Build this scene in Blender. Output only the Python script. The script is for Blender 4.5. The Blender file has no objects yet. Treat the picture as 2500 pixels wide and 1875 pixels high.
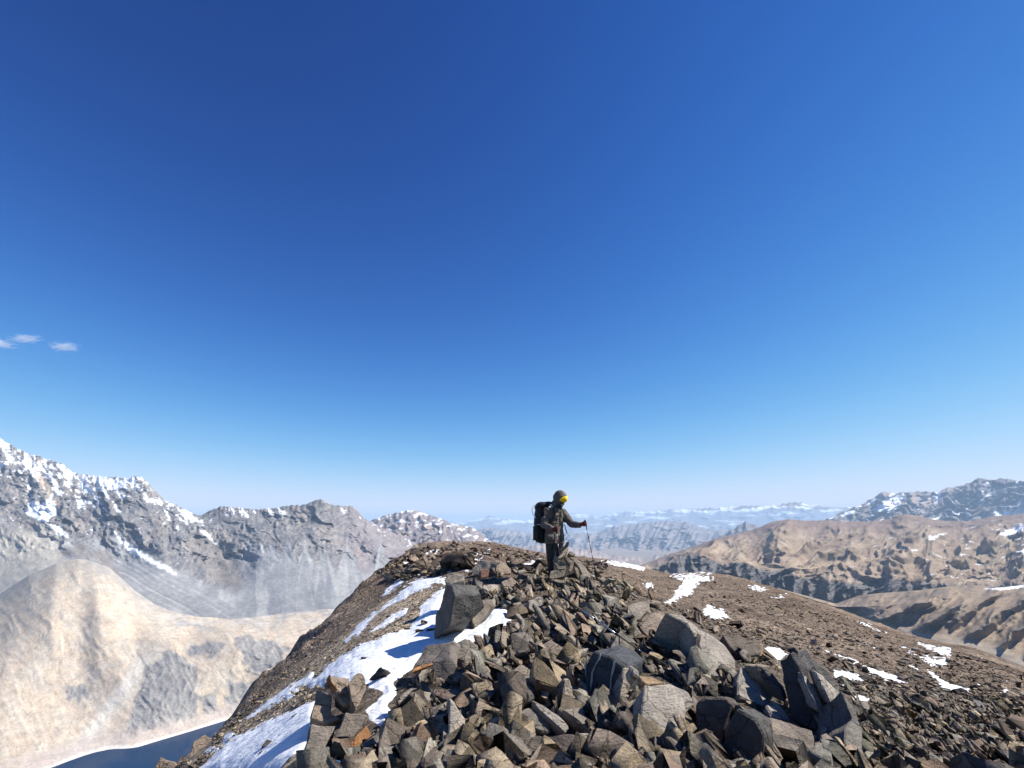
import bpy, bmesh, math, random
import numpy as np
from mathutils import Vector, Matrix

# ------------------------------------------------------------------ camera
F_PX, CX, CY = 1200.0, 1250.0, 937.5          # focal length in pixels of the 2500 px wide frame
PITCH = math.radians(15.7)
CP, SP = math.cos(PITCH), math.sin(PITCH)
scene = bpy.context.scene
COL = scene.collection
cam_d = bpy.data.cameras.new('camera')
cam_d.sensor_fit = 'HORIZONTAL'
cam_d.sensor_width = 36.0
cam_d.lens = 36.0 * F_PX / 2500.0
cam_d.clip_start, cam_d.clip_end = 0.05, 400000.0
cam = bpy.data.objects.new('camera', cam_d)
COL.objects.link(cam)
cam.location = (0, 0, 0)
cam.rotation_euler = (math.radians(90) + PITCH, 0, 0)
scene.camera = cam

# ------------------------------------------------------------------ sky, sun, exposure
SUN_EL, SUN_AZ = math.radians(46), math.radians(86)   # azimuth clockwise from the view direction (+Y): to the right, a little ahead
world = bpy.data.worlds.new('World')
scene.world = world
world.use_nodes = True
wn = world.node_tree
for n in list(wn.nodes): wn.nodes.remove(n)
sky = wn.nodes.new('ShaderNodeTexSky')
sky.sky_type = 'NISHITA'
sky.sun_disc = False
sky.sun_elevation = SUN_EL
sky.sun_rotation = SUN_AZ
sky.altitude = 4200
sky.air_density = 1.0
sky.dust_density = 0.0
sky.ozone_density = 6.0
bg = wn.nodes.new('ShaderNodeBackground')
bg.inputs['Strength'].default_value = 0.075
wo = wn.nodes.new('ShaderNodeOutputWorld')
sep = wn.nodes.new('ShaderNodeSeparateColor'); comb = wn.nodes.new('ShaderNodeCombineColor')
wn.links.new(sky.outputs[0], sep.inputs[0])
for _k, (_e, _c, _q) in enumerate(((2.6, 1.08, 10.2), (2.1, 1.08, 9.6), (2.0, 1.16, 9.2))):     # the camera's tone curve for the high-altitude sky, the same all over
    _p = wn.nodes.new('ShaderNodeMath'); _p.operation = 'POWER'; _p.inputs[1].default_value = _e
    _s = wn.nodes.new('ShaderNodeMath'); _s.operation = 'ADD'; _s.inputs[1].default_value = _q
    _d = wn.nodes.new('ShaderNodeMath'); _d.operation = 'DIVIDE'
    _m = wn.nodes.new('ShaderNodeMath'); _m.operation = 'MULTIPLY'; _m.inputs[1].default_value = _c * 8.6
    wn.links.new(sep.outputs[_k], _p.inputs[0]); wn.links.new(_p.outputs[0], _s.inputs[0])
    wn.links.new(_p.outputs[0], _d.inputs[0]); wn.links.new(_s.outputs[0], _d.inputs[1])
    wn.links.new(_d.outputs[0], _m.inputs[0]); wn.links.new(_m.outputs[0], comb.inputs[_k])
wn.links.new(comb.outputs[0], bg.inputs[0])
wn.links.new(bg.outputs[0], wo.inputs[0])
sun_d = bpy.data.lights.new('sun', 'SUN')
sun_d.energy = 5.0
sun_d.angle = math.radians(0.53)
sun_d.color = (1.0, 0.955, 0.88)
sun = bpy.data.objects.new('sun', sun_d)
COL.objects.link(sun)
SUNV = Vector((math.sin(SUN_AZ) * math.cos(SUN_EL), math.cos(SUN_AZ) * math.cos(SUN_EL), math.sin(SUN_EL)))
sun.rotation_euler = SUNV.to_track_quat('Z', 'Y').to_euler()
vs = scene.view_settings
vs.view_transform = 'Standard'
vs.look = 'None'
vs.exposure = 0.62
vs.gamma = 1.0
vs.use_curve_mapping = False
scene.cycles.max_bounces = 6
scene.cycles.diffuse_bounces = 2
scene.cycles.glossy_bounces = 2
scene.cycles.volume_bounces = 1
scene.cycles.transparent_max_bounces = 8
scene.cycles.use_denoising = True

# ------------------------------------------------------------------ helpers
def tag(o, label=None, cat=None, group=None, kind=None):
    if label: o['label'] = label
    if cat: o['category'] = cat
    if group: o['group'] = group
    if kind: o['kind'] = kind
    return o

def ray(px, py):
    """direction (x, y forward, z up) of a photo pixel, forward component 1"""
    px = np.asarray(px, float); py = np.asarray(py, float)
    x = (px - CX) / F_PX; v = (CY - py) / F_PX
    fw = CP - v * SP; up = v * CP + SP
    return x / fw, up / fw

def at(px, py, d):
    u, s = ray(px, py)
    d = np.asarray(d, float)
    return np.stack([u * d, np.broadcast_to(d, np.shape(u)) + 0 * u, s * d], -1)

def project(P):
    x, y, z = P[..., 0], P[..., 1], P[..., 2]
    fw = y * CP + z * SP; up = -y * SP + z * CP
    return CX + F_PX * x / fw, CY - F_PX * up / fw

def smooth(a, b, x):
    t = np.clip((x - a) / (b - a), 0, 1)
    return t * t * (3 - 2 * t)

def mix(a, b, m):
    return a * (1 - m[..., None]) + np.asarray(b) * m[..., None]

def pn(x, y, seed=0):
    """2-D gradient noise, about -0.7 .. 0.7"""
    x = np.asarray(x, float); y = np.asarray(y, float)
    xi = np.floor(x).astype(np.int64); yi = np.floor(y).astype(np.int64)
    fx = x - xi; fy = y - yi
    M = 0xffffffff
    def g(i, j, dx, dy):
        h = (i * 374761393 + j * 668265263 + seed * 144269504 + 9631) & M
        h = ((h ^ (h >> 13)) * 1274126177) & M
        h = ((h ^ (h >> 15)) * 2246822519) & M
        h = h ^ (h >> 16)
        a = h * (2 * math.pi / 4294967296.0)
        return np.cos(a) * dx + np.sin(a) * dy
    ux = fx * fx * fx * (fx * (fx * 6 - 15) + 10); uy = fy * fy * fy * (fy * (fy * 6 - 15) + 10)
    a = g(xi, yi, fx, fy); b = g(xi + 1, yi, fx - 1, fy)
    c = g(xi, yi + 1, fx, fy - 1); d = g(xi + 1, yi + 1, fx - 1, fy - 1)
    return (a + (b - a) * ux) + ((c + (d - c) * ux) - (a + (b - a) * ux)) * uy

def fbm(x, y, o=4, seed=0, gain=0.5):
    s = 0; a = 1.0
    for k in range(o):
        s = s + a * pn(x, y, seed + 7 * k); x = x * 2.03 + 13.1; y = y * 2.03 + 5.7; a *= gain
    return s

def ridged(x, y, o=4, seed=0, gain=0.5):
    s = 0; a = 1.0; w = 1.0
    for k in range(o):
        n = 1 - np.abs(pn(x, y, seed + 11 * k)) * 2.2
        n = np.clip(n, 0, 1) ** 2
        s = s + a * n * w; w = np.clip(n * 1.4, 0, 1)
        x = x * 2.1 + 3.3; y = y * 2.1 + 8.9; a *= gain
    return s

def poly_sd(px, py, poly):
    """signed distance to a polygon, positive inside"""
    shp = np.shape(px); px = np.ravel(px); py = np.ravel(py)
    best = np.full(px.shape, 1e18); ins = np.zeros(px.shape, bool)
    n = len(poly)
    for i in range(n):
        ax, ay = poly[i]; bx, by = poly[(i + 1) % n]
        ex, ey = bx - ax, by - ay
        wx, wy = px - ax, py - ay
        t = np.clip((wx * ex + wy * ey) / (ex * ex + ey * ey + 1e-12), 0, 1)
        best = np.minimum(best, (wx - t * ex) ** 2 + (wy - t * ey) ** 2)
        c = ((ay > py) != (by > py)) & (px < (bx - ax) * (py - ay) / (by - ay + 1e-12) + ax)
        ins ^= c
    d = np.sqrt(best)
    return np.where(ins, d, -d).reshape(shp)

def poly_in(px, py, poly, margin):
    """points farther inside a polygon than margin (negative: within that distance outside)"""
    pa = np.array(poly); lo = pa.min(0) + min(margin, 0) - 1; hi = pa.max(0) - min(margin, 0) + 1
    m = (px > lo[0]) & (px < hi[0]) & (py > lo[1]) & (py < hi[1]); out = np.zeros(px.shape, bool)
    if m.any(): out[m] = poly_sd(px[m], py[m], poly) > margin
    return out

def grid_mesh(name, V, C=None, smooth_shade=True, mask=None):
    """V: (rows, cols, 3) grid of vertices, C: the same of colours; mask: which vertices are kept"""
    nr, nc = V.shape[:2]
    idx = np.arange(nr * nc).reshape(nr, nc)
    q = np.stack([idx[:-1, :-1], idx[:-1, 1:], idx[1:, 1:], idx[1:, :-1]], -1).reshape(-1, 4)
    v = V.reshape(-1, 3); c = None if C is None else C.reshape(-1, 3)
    if mask is not None:
        m = mask.reshape(-1)
        q = q[m[q].any(1)]
        used = np.unique(q); rem = np.full(len(v), -1); rem[used] = np.arange(len(used))
        v = v[used]; q = rem[q]
        if c is not None: c = c[used]
    me = bpy.data.meshes.new(name)
    me.vertices.add(len(v)); me.vertices.foreach_set('co', v.astype(np.float32).ravel())
    me.loops.add(q.size); me.loops.foreach_set('vertex_index', q.astype(np.int32).ravel())
    me.polygons.add(len(q)); me.polygons.foreach_set('loop_start', np.arange(0, q.size, 4, dtype=np.int32))
    if smooth_shade: me.polygons.foreach_set('use_smooth', np.ones(len(q), bool))
    if c is not None:
        at_ = me.attributes.new('Col', 'FLOAT_COLOR', 'POINT')
        at_.data.foreach_set('color', np.concatenate([c, np.ones((len(c), 1))], 1).astype(np.float32).ravel())
    me.update(calc_edges=True)
    return me

def tri_mesh(name, v, f, c=None, smooth_shade=False):
    me = bpy.data.meshes.new(name)
    me.vertices.add(len(v)); me.vertices.foreach_set('co', np.asarray(v, np.float32).ravel())
    f = np.asarray(f, np.int32)
    me.loops.add(f.size); me.loops.foreach_set('vertex_index', f.ravel())
    me.polygons.add(len(f)); me.polygons.foreach_set('loop_start', np.arange(0, f.size, 3, dtype=np.int32))
    if smooth_shade: me.polygons.foreach_set('use_smooth', np.ones(len(f), bool))
    if c is not None:
        at_ = me.attributes.new('Col', 'FLOAT_COLOR', 'POINT')
        at_.data.foreach_set('color', np.concatenate([c, np.ones((len(c), 1))], 1).astype(np.float32).ravel())
    me.update(calc_edges=True)
    return me

def link(name, me, mats=(), parent=None):
    o = bpy.data.objects.new(name, me); COL.objects.link(o)
    for m in (mats if isinstance(mats, (list, tuple)) else [mats]): me.materials.append(m)
    if parent: o.parent = parent
    return o

def grid_normals(V):
    du = np.gradient(V, axis=1); dv = np.gradient(V, axis=0)
    n = np.cross(du, dv); n /= np.linalg.norm(n, axis=-1, keepdims=True) + 1e-12
    return np.where(n[..., 2:3] < 0, -n, n)

# ------------------------------------------------------------------ materials
class NT:
    def __init__(s, name):
        s.m = bpy.data.materials.new(name); s.m.use_nodes = True
        s.t = s.m.node_tree; s.b = s.t.nodes['Principled BSDF']
        s.b.inputs['Specular IOR Level'].default_value = 0.25
    def n(s, typ, **kw):
        nd = s.t.nodes.new(typ)
        for k, v in kw.items():
            if k.startswith('i_'): nd.inputs[k[2:].replace('_', ' ')].default_value = v
            else: setattr(nd, k, v)
        return nd
    def l(s, a, b): s.t.links.new(a, b); return s
    def pos(s, scale=(1, 1, 1), obj=False, rot=(0, 0, 0)):
        src = s.n('ShaderNodeTexCoord').outputs['Object'] if obj else s.n('ShaderNodeNewGeometry').outputs['Position']
        mp = s.n('ShaderNodeMapping'); mp.inputs['Scale'].default_value = scale; mp.inputs['Rotation'].default_value = rot
        s.l(src, mp.inputs['Vector']); return mp.outputs[0]
    def noise(s, vec, scale, detail=6, rough=0.6):
        nd = s.n('ShaderNodeTexNoise', i_Scale=scale, i_Detail=detail, i_Roughness=rough)
        s.l(vec, nd.inputs['Vector']); return nd.outputs['Fac']
    def vor(s, vec, scale, out='Distance', feature='F1'):
        nd = s.n('ShaderNodeTexVoronoi', i_Scale=scale); nd.feature = feature
        s.l(vec, nd.inputs['Vector']); return nd.outputs[out]
    def ramp(s, fac, stops):
        r = s.n('ShaderNodeValToRGB'); e = r.color_ramp.elements
        while len(e) < len(stops): e.new(0.5)
        for k, (p, c) in enumerate(stops):
            e[k].position = p; e[k].color = (*c, 1) if len(c) == 3 else c
        s.l(fac, r.inputs[0]); return r.outputs[0]
    def mapr(s, fac, a, b, c, d):
        r = s.n('ShaderNodeMapRange')
        for k, v in enumerate((a, b, c, d)): r.inputs[1 + k].default_value = v
        s.l(fac, r.inputs[0]); return r.outputs[0]
    def mixc(s, fac, a, b, mode='MIX'):
        m = s.n('ShaderNodeMix', data_type='RGBA', blend_type=mode)
        for sock, v in ((0, fac), (6, a), (7, b)):
            if isinstance(v, (int, float)): m.inputs[sock].default_value = v
            elif isinstance(v, tuple): m.inputs[sock].default_value = (*v, 1)
            else: s.l(v, m.inputs[sock])
        return m.outputs[2]
    def math(s, op, a, b=0.0):
        m = s.n('ShaderNodeMath', operation=op)
        for k, v in enumerate((a, b)):
            if isinstance(v, (int, float)): m.inputs[k].default_value = v
            else: s.l(v, m.inputs[k])
        return m.outputs[0]
    def bump(s, h, strength, dist, prev=None):
        b = s.n('ShaderNodeBump', i_Strength=strength, i_Distance=dist)
        s.l(h, b.inputs['Height'])
        if prev: s.l(prev, b.inputs['Normal'])
        return b.outputs[0]
    def attr(s): return s.n('ShaderNodeAttribute', attribute_name='Col').outputs['Color']
    def done(s, col=None, rough=0.9, nrm=None):
        if col is not None:
            if isinstance(col, tuple): s.b.inputs['Base Color'].default_value = (*col, 1)
            else: s.l(col, s.b.inputs['Base Color'])
        if isinstance(rough, (int, float)): s.b.inputs['Roughness'].default_value = rough
        else: s.l(rough, s.b.inputs['Roughness'])
        if nrm: s.l(nrm, s.b.inputs['Normal'])
        return s.m

def mat_far(name, s1, s2, b1, b2):
    """colour attribute, mottled at two scales in metres"""
    t = NT(name); p = t.pos()
    n1 = t.noise(p, 1.0 / s1, 8, 0.65); n2 = t.noise(p, 1.0 / s2, 6, 0.6)
    c = t.mixc(1.0, t.attr(), t.ramp(n1, [(0.3, (0.8, 0.8, 0.81)), (0.7, (1.18, 1.18, 1.17))]), 'MULTIPLY')
    c = t.mixc(1.0, c, t.ramp(n2, [(0.3, (0.82, 0.82, 0.82)), (0.7, (1.17, 1.17, 1.17))]), 'MULTIPLY')
    nr = t.bump(n1, 1.0, b1); nr = t.bump(n2, 1.0, b2, nr)
    t.b.inputs['Specular IOR Level'].default_value = 0.0
    return t.done(c, 1.0, nr)

def mat_plain(name, col, rough=0.7, var=0.12, scale=30, bump=0.0, spec=0.25, metal=0.0):
    t = NT(name); p = t.pos(obj=True)
    n = t.noise(p, scale, 5, 0.6)
    c = t.mixc(1.0, col, t.ramp(n, [(0.25, (1 - 2 * var,) * 3), (0.75, (1 + 2 * var,) * 3)]), 'MULTIPLY')
    t.b.inputs['Specular IOR Level'].default_value = spec; t.b.inputs['Metallic'].default_value = metal
    return t.done(c, rough, t.bump(n, 0.6, bump) if bump else None)
# ------------------------------------------------------------------ far country: sheets through rows of (outline, distance)
def catmull(rows, ts):
    """rows (k, n) at equal spacing -> values at ts in 0..k-1"""
    k = rows.shape[0]; i = np.clip(np.floor(ts).astype(int), 0, k - 2); f = (ts - i)[:, None]
    p0 = rows[np.clip(i - 1, 0, k - 1)]; p1 = rows[i]; p2 = rows[i + 1]; p3 = rows[np.clip(i + 2, 0, k - 1)]
    c = 0.5 * ((2 * p1) + (p2 - p0) * f + (2 * p0 - 5 * p1 + 4 * p2 - p3) * f ** 2 + (3 * p1 - p0 - 3 * p2 + p3) * f ** 3)
    l = p1 + (p2 - p1) * f
    return 0.5 * c + 0.5 * l

def blur(a, w):
    if w < 1: return a
    k = np.hanning(2 * w + 3)[1:-1]; k /= k.sum()
    return np.convolve(np.pad(a, w, mode='edge'), k, mode='valid')

class Sheet:
    """rows: list of (outline [(px, py)...], distance [(px, d)...] or number) from the foot to the crest"""
    def __init__(s, x0, x1, nx, nt, rows):
        s.X = np.linspace(x0, x1, nx); w = max(1, int(18 / ((x1 - x0) / nx)))
        Y, D = [], []
        for k, (o, d) in enumerate(rows):
            o = np.array(o, float); y = np.interp(s.X, o[:, 0], o[:, 1])
            if k < len(rows) - 1: y = blur(y, w)
            else: y = blur(y, max(1, w // 8))
            if not np.isscalar(d):
                d = np.array(d, float); dd = blur(np.interp(s.X, d[:, 0], d[:, 1]), w * 2)
            else: dd = np.full(nx, float(d))
            Y.append(y); D.append(dd)
        s.k = len(rows) - 1
        ts = np.linspace(0, s.k, nt)
        s.py = catmull(np.array(Y), ts); s.d = np.exp(catmull(np.log(np.array(D)), ts))
        s.px = np.broadcast_to(s.X, s.py.shape).copy(); s.t = np.broadcast_to(ts[:, None], s.py.shape).copy()
    def points(s, dd=0, dz=0, back=(0.03, 0.09, 0.25)):
        P = at(s.px, s.py, s.d + dd); P[..., 2] += dz
        s.P = P; s.N = grid_normals(P)
        return P
    def build(s, name, mat, C, back=((0.02, 0.02), (0.07, 0.07), (0.2, 0.22))):
        P = s.P; top = P[-1]
        extra = []; ec = []
        for f, dz in back:
            q = top * np.array([1 + f, 1 + f, 1.0]); q[:, 2] = top[:, 2] - dz * top[:, 1] * 0.8
            extra.append(q); ec.append(C[-1])
        V = np.concatenate([P, np.array(extra)], 0); V[..., 2] = np.maximum(V[..., 2], -1530.0); C = np.concatenate([C, np.array(ec)], 0)
        return link(name, grid_mesh(name, V, np.clip(C, 0.01, 0.95)), mat)

def W(s, scale):                      # world coordinates of the undisplaced sheet for noise
    P = at(s.px, s.py, s.d); return P[..., 0] / scale, P[..., 1] / scale

M_FAR = mat_far('mountain_rock', 160, 30, 5, 1.6)
M_FARTHER = mat_far('distant_rock', 900, 160, 22, 6)
M_NEARHILL = mat_far('hill_scree', 70, 12, 3.0, 1.2)

LAKE_Z = -1150.0
def dist_at_z(px, py, z):
    u, s_ = ray(px, py); return z / s_

# --- snowy massif on the left
crest = [(-420, 1075), (-200, 1062), (0, 1070), (45, 1097), (68, 1106), (118, 1122), (156, 1134), (174, 1152), (194, 1158), (253, 1163), (312, 1168), (334, 1161),
         (353, 1168), (371, 1190), (398, 1218), (434, 1235), (466, 1249), (488, 1259), (506, 1249), (542, 1235), (588, 1241), (633, 1243), (714, 1233), (741, 1233),
         (768, 1221), (782, 1218), (809, 1231), (841, 1236), (859, 1233), (872, 1244), (886, 1262), (900, 1272), (960, 1300), (1060, 1345)]
S = Sheet(-420, 1060, 640, 280, [
    ([(-420, 1680), (0, 1640), (300, 1600), (450, 1580), (600, 1565), (750, 1550), (900, 1535), (1060, 1520)], [(-420, 4300), (400, 4500), (1060, 5000)]),
    ([(-420, 1560), (0, 1500), (180, 1440), (300, 1435), (400, 1450), (500, 1462), (597, 1470), (700, 1452), (800, 1440), (904, 1436), (1060, 1430)], [(-420, 4900), (300, 5000), (600, 5100), (1060, 5600)]),
    ([(-420, 1330), (0, 1290), (100, 1300), (200, 1322), (300, 1370), (400, 1345), (480, 1372), (540, 1385), (600, 1372), (640, 1348), (720, 1335), (800, 1345), (900, 1375), (1060, 1400)], [(-420, 5700), (300, 5650), (600, 5850), (1060, 6400)]),
    ([(-420, 1150), (0, 1180), (150, 1215), (250, 1225), (334, 1235), (430, 1270), (500, 1290), (600, 1285), (780, 1275), (880, 1300), (960, 1340), (1060, 1370)], [(-420, 6400), (300, 6200), (600, 6400), (1060, 6900)]),
    (crest, [(-420, 7200), (0, 7000), (334, 6500), (488, 6900), (782, 6800), (900, 7300), (1060, 7600)])])
wx, wy = W(S, 1.0)
up = smooth(1.35, 2.3, S.t)                                    # cliffs above, scree below
warp = fbm(S.px / 90, S.py / 90, 3, 5) * 26
warp2 = fbm(S.px / 60, S.py / 45, 4, 6) * 55
gul = ridged((S.px - 0.45 * S.py + warp2) / 54, (S.py + 0.3 * S.px + warp) / 120, 5, 21, 0.58)          # couloirs running down
crag = ridged((S.px - 0.6 * S.py + warp) / 40, (S.py + 0.5 * S.px + warp2) / 75, 6, 3, 0.66)
fine = fbm(S.px / 9, S.py / 8, 4, 12, 0.62)
fade = 1 - smooth(3.55, 4.0, S.t)
butt = ridged((S.px - 0.35 * S.py + 1.3 * warp2) / 150, (S.py + 0.3 * S.px + warp2) / 260, 3, 27, 0.5)
dd = up * (0.25 + 0.75 * fade) * (-75 * (butt - 0.7) - 22 * (gul - 0.8) - 11 * (crag - 0.8) - 7 * fine)
fan = ridged((S.px + warp * 0.6) / 46, S.py / 600, 3, 44)
dd += (1 - up) * (-10 * fbm(S.px / 60, S.py / 50, 3, 9)) * smooth(0.2, 0.9, S.t)
jag = (ridged(S.px / 9, S.px * 0 + 3.3, 4, 8, 0.6) - 0.7) * 14 + (ridged(S.px / 40, S.px * 0 + 1.3, 2, 18) - 0.7) * 8
S.points(dd, jag * smooth(3.3, 4.0, S.t))
nz = S.N[..., 2]
rock = np.array([0.225, 0.215, 0.21]); C = np.broadcast_to(rock, S.P.shape).copy()
C = mix(C, (0.31, 0.27, 0.235), smooth(-0.05, 0.35, fbm(S.px / 70, S.py / 50, 4, 31)) * 0.8)
C = mix(C, (0.15, 0.15, 0.16), smooth(0.08, 0.35, fbm(S.px / 34, S.py / 30, 4, 33)) * 0.8)
stra = fbm((S.px - 0.9 * S.py + warp) / 60, (S.py + 0.55 * S.px + 1.5 * warp) / 7, 4, 35, 0.6)
C = mix(C, (0.155, 0.15, 0.155), smooth(0.05, 0.4, stra) * 0.75)
C = mix(C, (0.34, 0.32, 0.29), smooth(0.05, 0.4, -stra) * 0.5)
fn_ = fbm((S.px - 0.5 * S.py + warp) / 6, (S.py + 0.4 * S.px) / 16, 4, 36, 0.65)
C = mix(C, (0.13, 0.125, 0.13), smooth(0.16, 0.45, fn_) * 0.7)
C = mix(C, (0.27, 0.235, 0.235), smooth(760, 900, S.px) * 0.7)
apex = np.array([(150, 1260), (230, 1290), (555, 1335), (610, 1318), (640, 1322), (668, 1325), (702, 1325), (745, 1345), (792, 1350), (850, 1340), (930, 1340)], float)
best = np.full(S.px.shape, 1e9); ang = np.zeros_like(S.px)
for ax_, ay_ in apex:
    dx_ = S.px - ax_ + 0.25 * warp; dy_ = np.maximum(S.py - ay_ + 12, 6.0); a_ = dx_ / dy_
    m_ = np.abs(a_) < best; best = np.where(m_, np.abs(a_), best); ang = np.where(m_, a_ + ax_ * 0.37, ang)
sweep = smooth(-10, 10, 470 + 1.6 * (S.py - 1420) - S.px) * smooth(620, 560, S.px)
ang = np.where(sweep > 0.5, (S.py - 0.56 * S.px + 0.3 * warp) / 26.0, ang)
st = fbm(ang * 2.6, S.py / 260, 5, 71, 0.66) + 0.25 * fbm(S.px / 14, S.py / 14, 4, 72)
cone = np.clip(1.1 - best, 0, 1) * (1 - sweep)
fann = best + 0.16 * fbm(S.px / 18, S.py / 26, 4, 61)
scree = np.maximum(smooth(0.50, 0.36, fann) * smooth(1300, 1330, S.py), smooth(1.30, 1.05, S.t + 0.12 * fbm(S.px / 30, S.py / 30, 4, 62)))
scree *= 1 - smooth(440, 470, S.px + 8 * fbm(S.px / 12, S.py / 12, 3, 64)) * smooth(600, 575, S.px) * smooth(1445, 1425, S.py + 12 * fbm(S.px / 14, S.py / 14, 3, 65))
scree = np.maximum(scree, smooth(-6, 8, poly_sd(S.px, S.py, [(268, 1300), (300, 1305), (345, 1345), (420, 1385), (500, 1425), (560, 1450), (610, 1472), (600, 1530), (330, 1520), (280, 1420), (275, 1360)]) + 10 * fbm(S.px / 16, S.py / 16, 4, 66)))
sc = mix(np.broadcast_to(np.array([0.275, 0.275, 0.275]), S.P.shape), (0.37, 0.365, 0.35), smooth(0.02, 0.5, st))
sc = mix(sc, (0.21, 0.21, 0.225), smooth(0.05, 0.4, fbm(ang * 2.1, S.py / 160, 3, 75)) * 0.7)
C = C * (1 - scree[..., None]) + sc * scree[..., None]
pale = smooth(-20, 25, poly_sd(S.px, S.py, [(-420, 1350), (0, 1300), (110, 1290), (150, 1330), (170, 1380), (0, 1480), (-420, 1600)]) + 14 * fbm(S.px / 30, S.py / 30, 3, 81))
C = mix(C, (0.47, 0.43, 0.36), pale * 0.9)
tan_ = smooth(-6, 10, poly_sd(S.px, S.py, [(85, 1120), (105, 1125), (110, 1170), (150, 1240), (120, 1235), (95, 1180)]) + 12 * fbm(S.px / 20, S.py / 20, 3, 83))
C = mix(C, (0.45, 0.36, 0.28), tan_)
dark = smooth(-8, 12, poly_sd(S.px, S.py, [(130, 1350), (190, 1330), (260, 1350), (285, 1385), (300, 1410), (230, 1370)]) + 12 * fbm(S.px / 24, S.py / 20, 3, 85))
C = mix(C, (0.2, 0.175, 0.155), dark * 0.8)
brn_ = smooth(-10, 12, poly_sd(S.px, S.py, [(460, 1300), (540, 1315), (565, 1370), (600, 1420), (575, 1445), (520, 1410), (475, 1370)]) + 14 * fbm(S.px / 22, S.py / 22, 4, 87))
C = mix(C, (0.23, 0.205, 0.185), brn_ * 0.7)
crest_y = np.interp(S.X, *np.array(crest).T)
below = S.py - crest_y[None, :]
reach = np.interp(S.X, [-420, 0, 200, 380, 480, 560, 700, 800, 880, 1000], [170, 160, 130, 105, 95, 65, 42, 42, 36, 25])
sn = 0.55 * fbm(S.px / 26, S.py / 11, 5, 91, 0.7) + 0.75 * fbm((S.px - 0.7 * S.py) / 16, (S.py + 0.5 * S.px) / 60, 5, 92, 0.66)
sn += 0.30 * (0.75 - gul) + 0.22 * (0.7 - crag) - 0.04 + 0.16 * smooth(420, 240, S.px) - 0.22 * smooth(420, 560, S.px) - 0.75 * smooth(0.1, 1.1, below / reach[None, :])
snow = smooth(0.02, 0.13, sn) * smooth(2.0, 1.0, below / reach[None, :])
for pl in ([(222, 1167), (255, 1167), (315, 1172), (303, 1190), (265, 1198), (240, 1184)], [(352, 1215), (380, 1218), (412, 1224), (395, 1230), (360, 1226)],
           [(72, 1222), (100, 1232), (128, 1208), (140, 1255), (112, 1278), (60, 1255)], [(430, 1238), (470, 1255), (490, 1275), (455, 1270)],
           [(280, 1300), (300, 1320), (350, 1350), (420, 1390), (440, 1410), (380, 1380), (310, 1345)],
           [(478, 1290), (505, 1300), (530, 1330), (512, 1318)], [(110, 1270), (150, 1290), (168, 1312), (140, 1305)]):
    snow = np.maximum(snow, smooth(-2, 3, poly_sd(S.px, S.py, pl) + 7 * fbm(S.px / 12, S.py / 10, 4, 95)))
C = mix(C, (0.82, 0.84, 0.87), snow)
tag(S.build('mountain', M_FAR, C), 'craggy grey massif streaked with snow above scree fans', kind='structure')

# --- pale hill and bench above the lake
shore = [(-420, 2080), (-200, 1990), (0, 1925), (134, 1872), (183, 1852), (252, 1831), (285, 1827), (321, 1829), (366, 1815), (448, 1791), (529, 1766), (700, 1715), (1020, 1640)]
sx = np.array(shore, float)
S = Sheet(-420, 1020, 520, 230, [
    ([(x, y + 45) for x, y in shore], [(x, float(dist_at_z(x, y, LAKE_Z)) - 130) for x, y in shore]),
    (shore, [(x, float(dist_at_z(x, y, LAKE_Z))) for x, y in shore]),
    ([(-420, 1850), (0, 1740), (200, 1690), (300, 1680), (400, 1690), (500, 1660), (600, 1630), (760, 1600), (1020, 1560)], [(-420, 3000), (0, 3150), (200, 3420), (400, 3350), (600, 3600), (1020, 4000)]),
    ([(-420, 1700), (0, 1580), (130, 1500), (240, 1490), (330, 1560), (400, 1562), (470, 1572), (560, 1556), (650, 1556), (760, 1545), (1020, 1520)], [(-420, 3500), (0, 3650), (200, 3900), (400, 3750), (560, 3750), (1020, 4300)]),
    ([(-420, 1620), (-200, 1540), (0, 1450), (70, 1405), (136, 1376), (190, 1364), (226, 1370), (268, 1386), (300, 1415), (335, 1446), (370, 1470), (412, 1490), (480, 1505), (560, 1512), (650, 1502), (750, 1492), (850, 1484), (1020, 1470)],
     [(-420, 4200), (0, 4350), (190, 4450), (300, 4500), (400, 4700), (1020, 5200)])])
warp = fbm(S.px / 80, S.py / 80, 3, 105) * 22
hillm = smooth(1.05, 1.5, S.t) * (1 - 0.7 * smooth(3.6, 4.0, S.t))
gul = ridged((S.px - 0.55 * S.py + 2 * warp) / 80, (S.py + warp) / 150, 4, 121, 0.5)
outc = np.zeros_like(S.px)
for pl in ([(358, 1628), (415, 1587), (450, 1600), (484, 1632), (484, 1758), (366, 1786), (293, 1803), (321, 1738)], [(452, 1587), (505, 1559), (541, 1579), (541, 1611), (505, 1603), (456, 1603)],
           [(561, 1660), (610, 1660), (627, 1693), (570, 1733), (537, 1746)], [(561, 1550), (651, 1559), (712, 1583), (671, 1636), (610, 1644)], [(165, 1675), (205, 1665), (225, 1690), (190, 1720), (168, 1705)],
           [(484, 1700), (530, 1690), (536, 1740), (490, 1752)]):
    outc = np.maximum(outc, smooth(-5, 9, poly_sd(S.px, S.py, pl) + 16 * fbm(S.px / 22, S.py / 22, 4, 131)))
crag = ridged(S.px / 30, S.py / 30, 5, 103, 0.6)
dd = hillm * (-7 * (gul - 0.7) - 3 * fbm(S.px / 24, S.py / 20, 4, 141)) - outc * 6 * (crag - 0.7)
dz = 10 * fbm(S.px / 40, S.py / 14, 4, 151) * smooth(3.0, 3.5, S.t) * smooth(280, 400, S.px)
S.points(dd, dz)
C = np.broadcast_to(np.array([0.54, 0.44, 0.33]), S.P.shape).copy()
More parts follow.
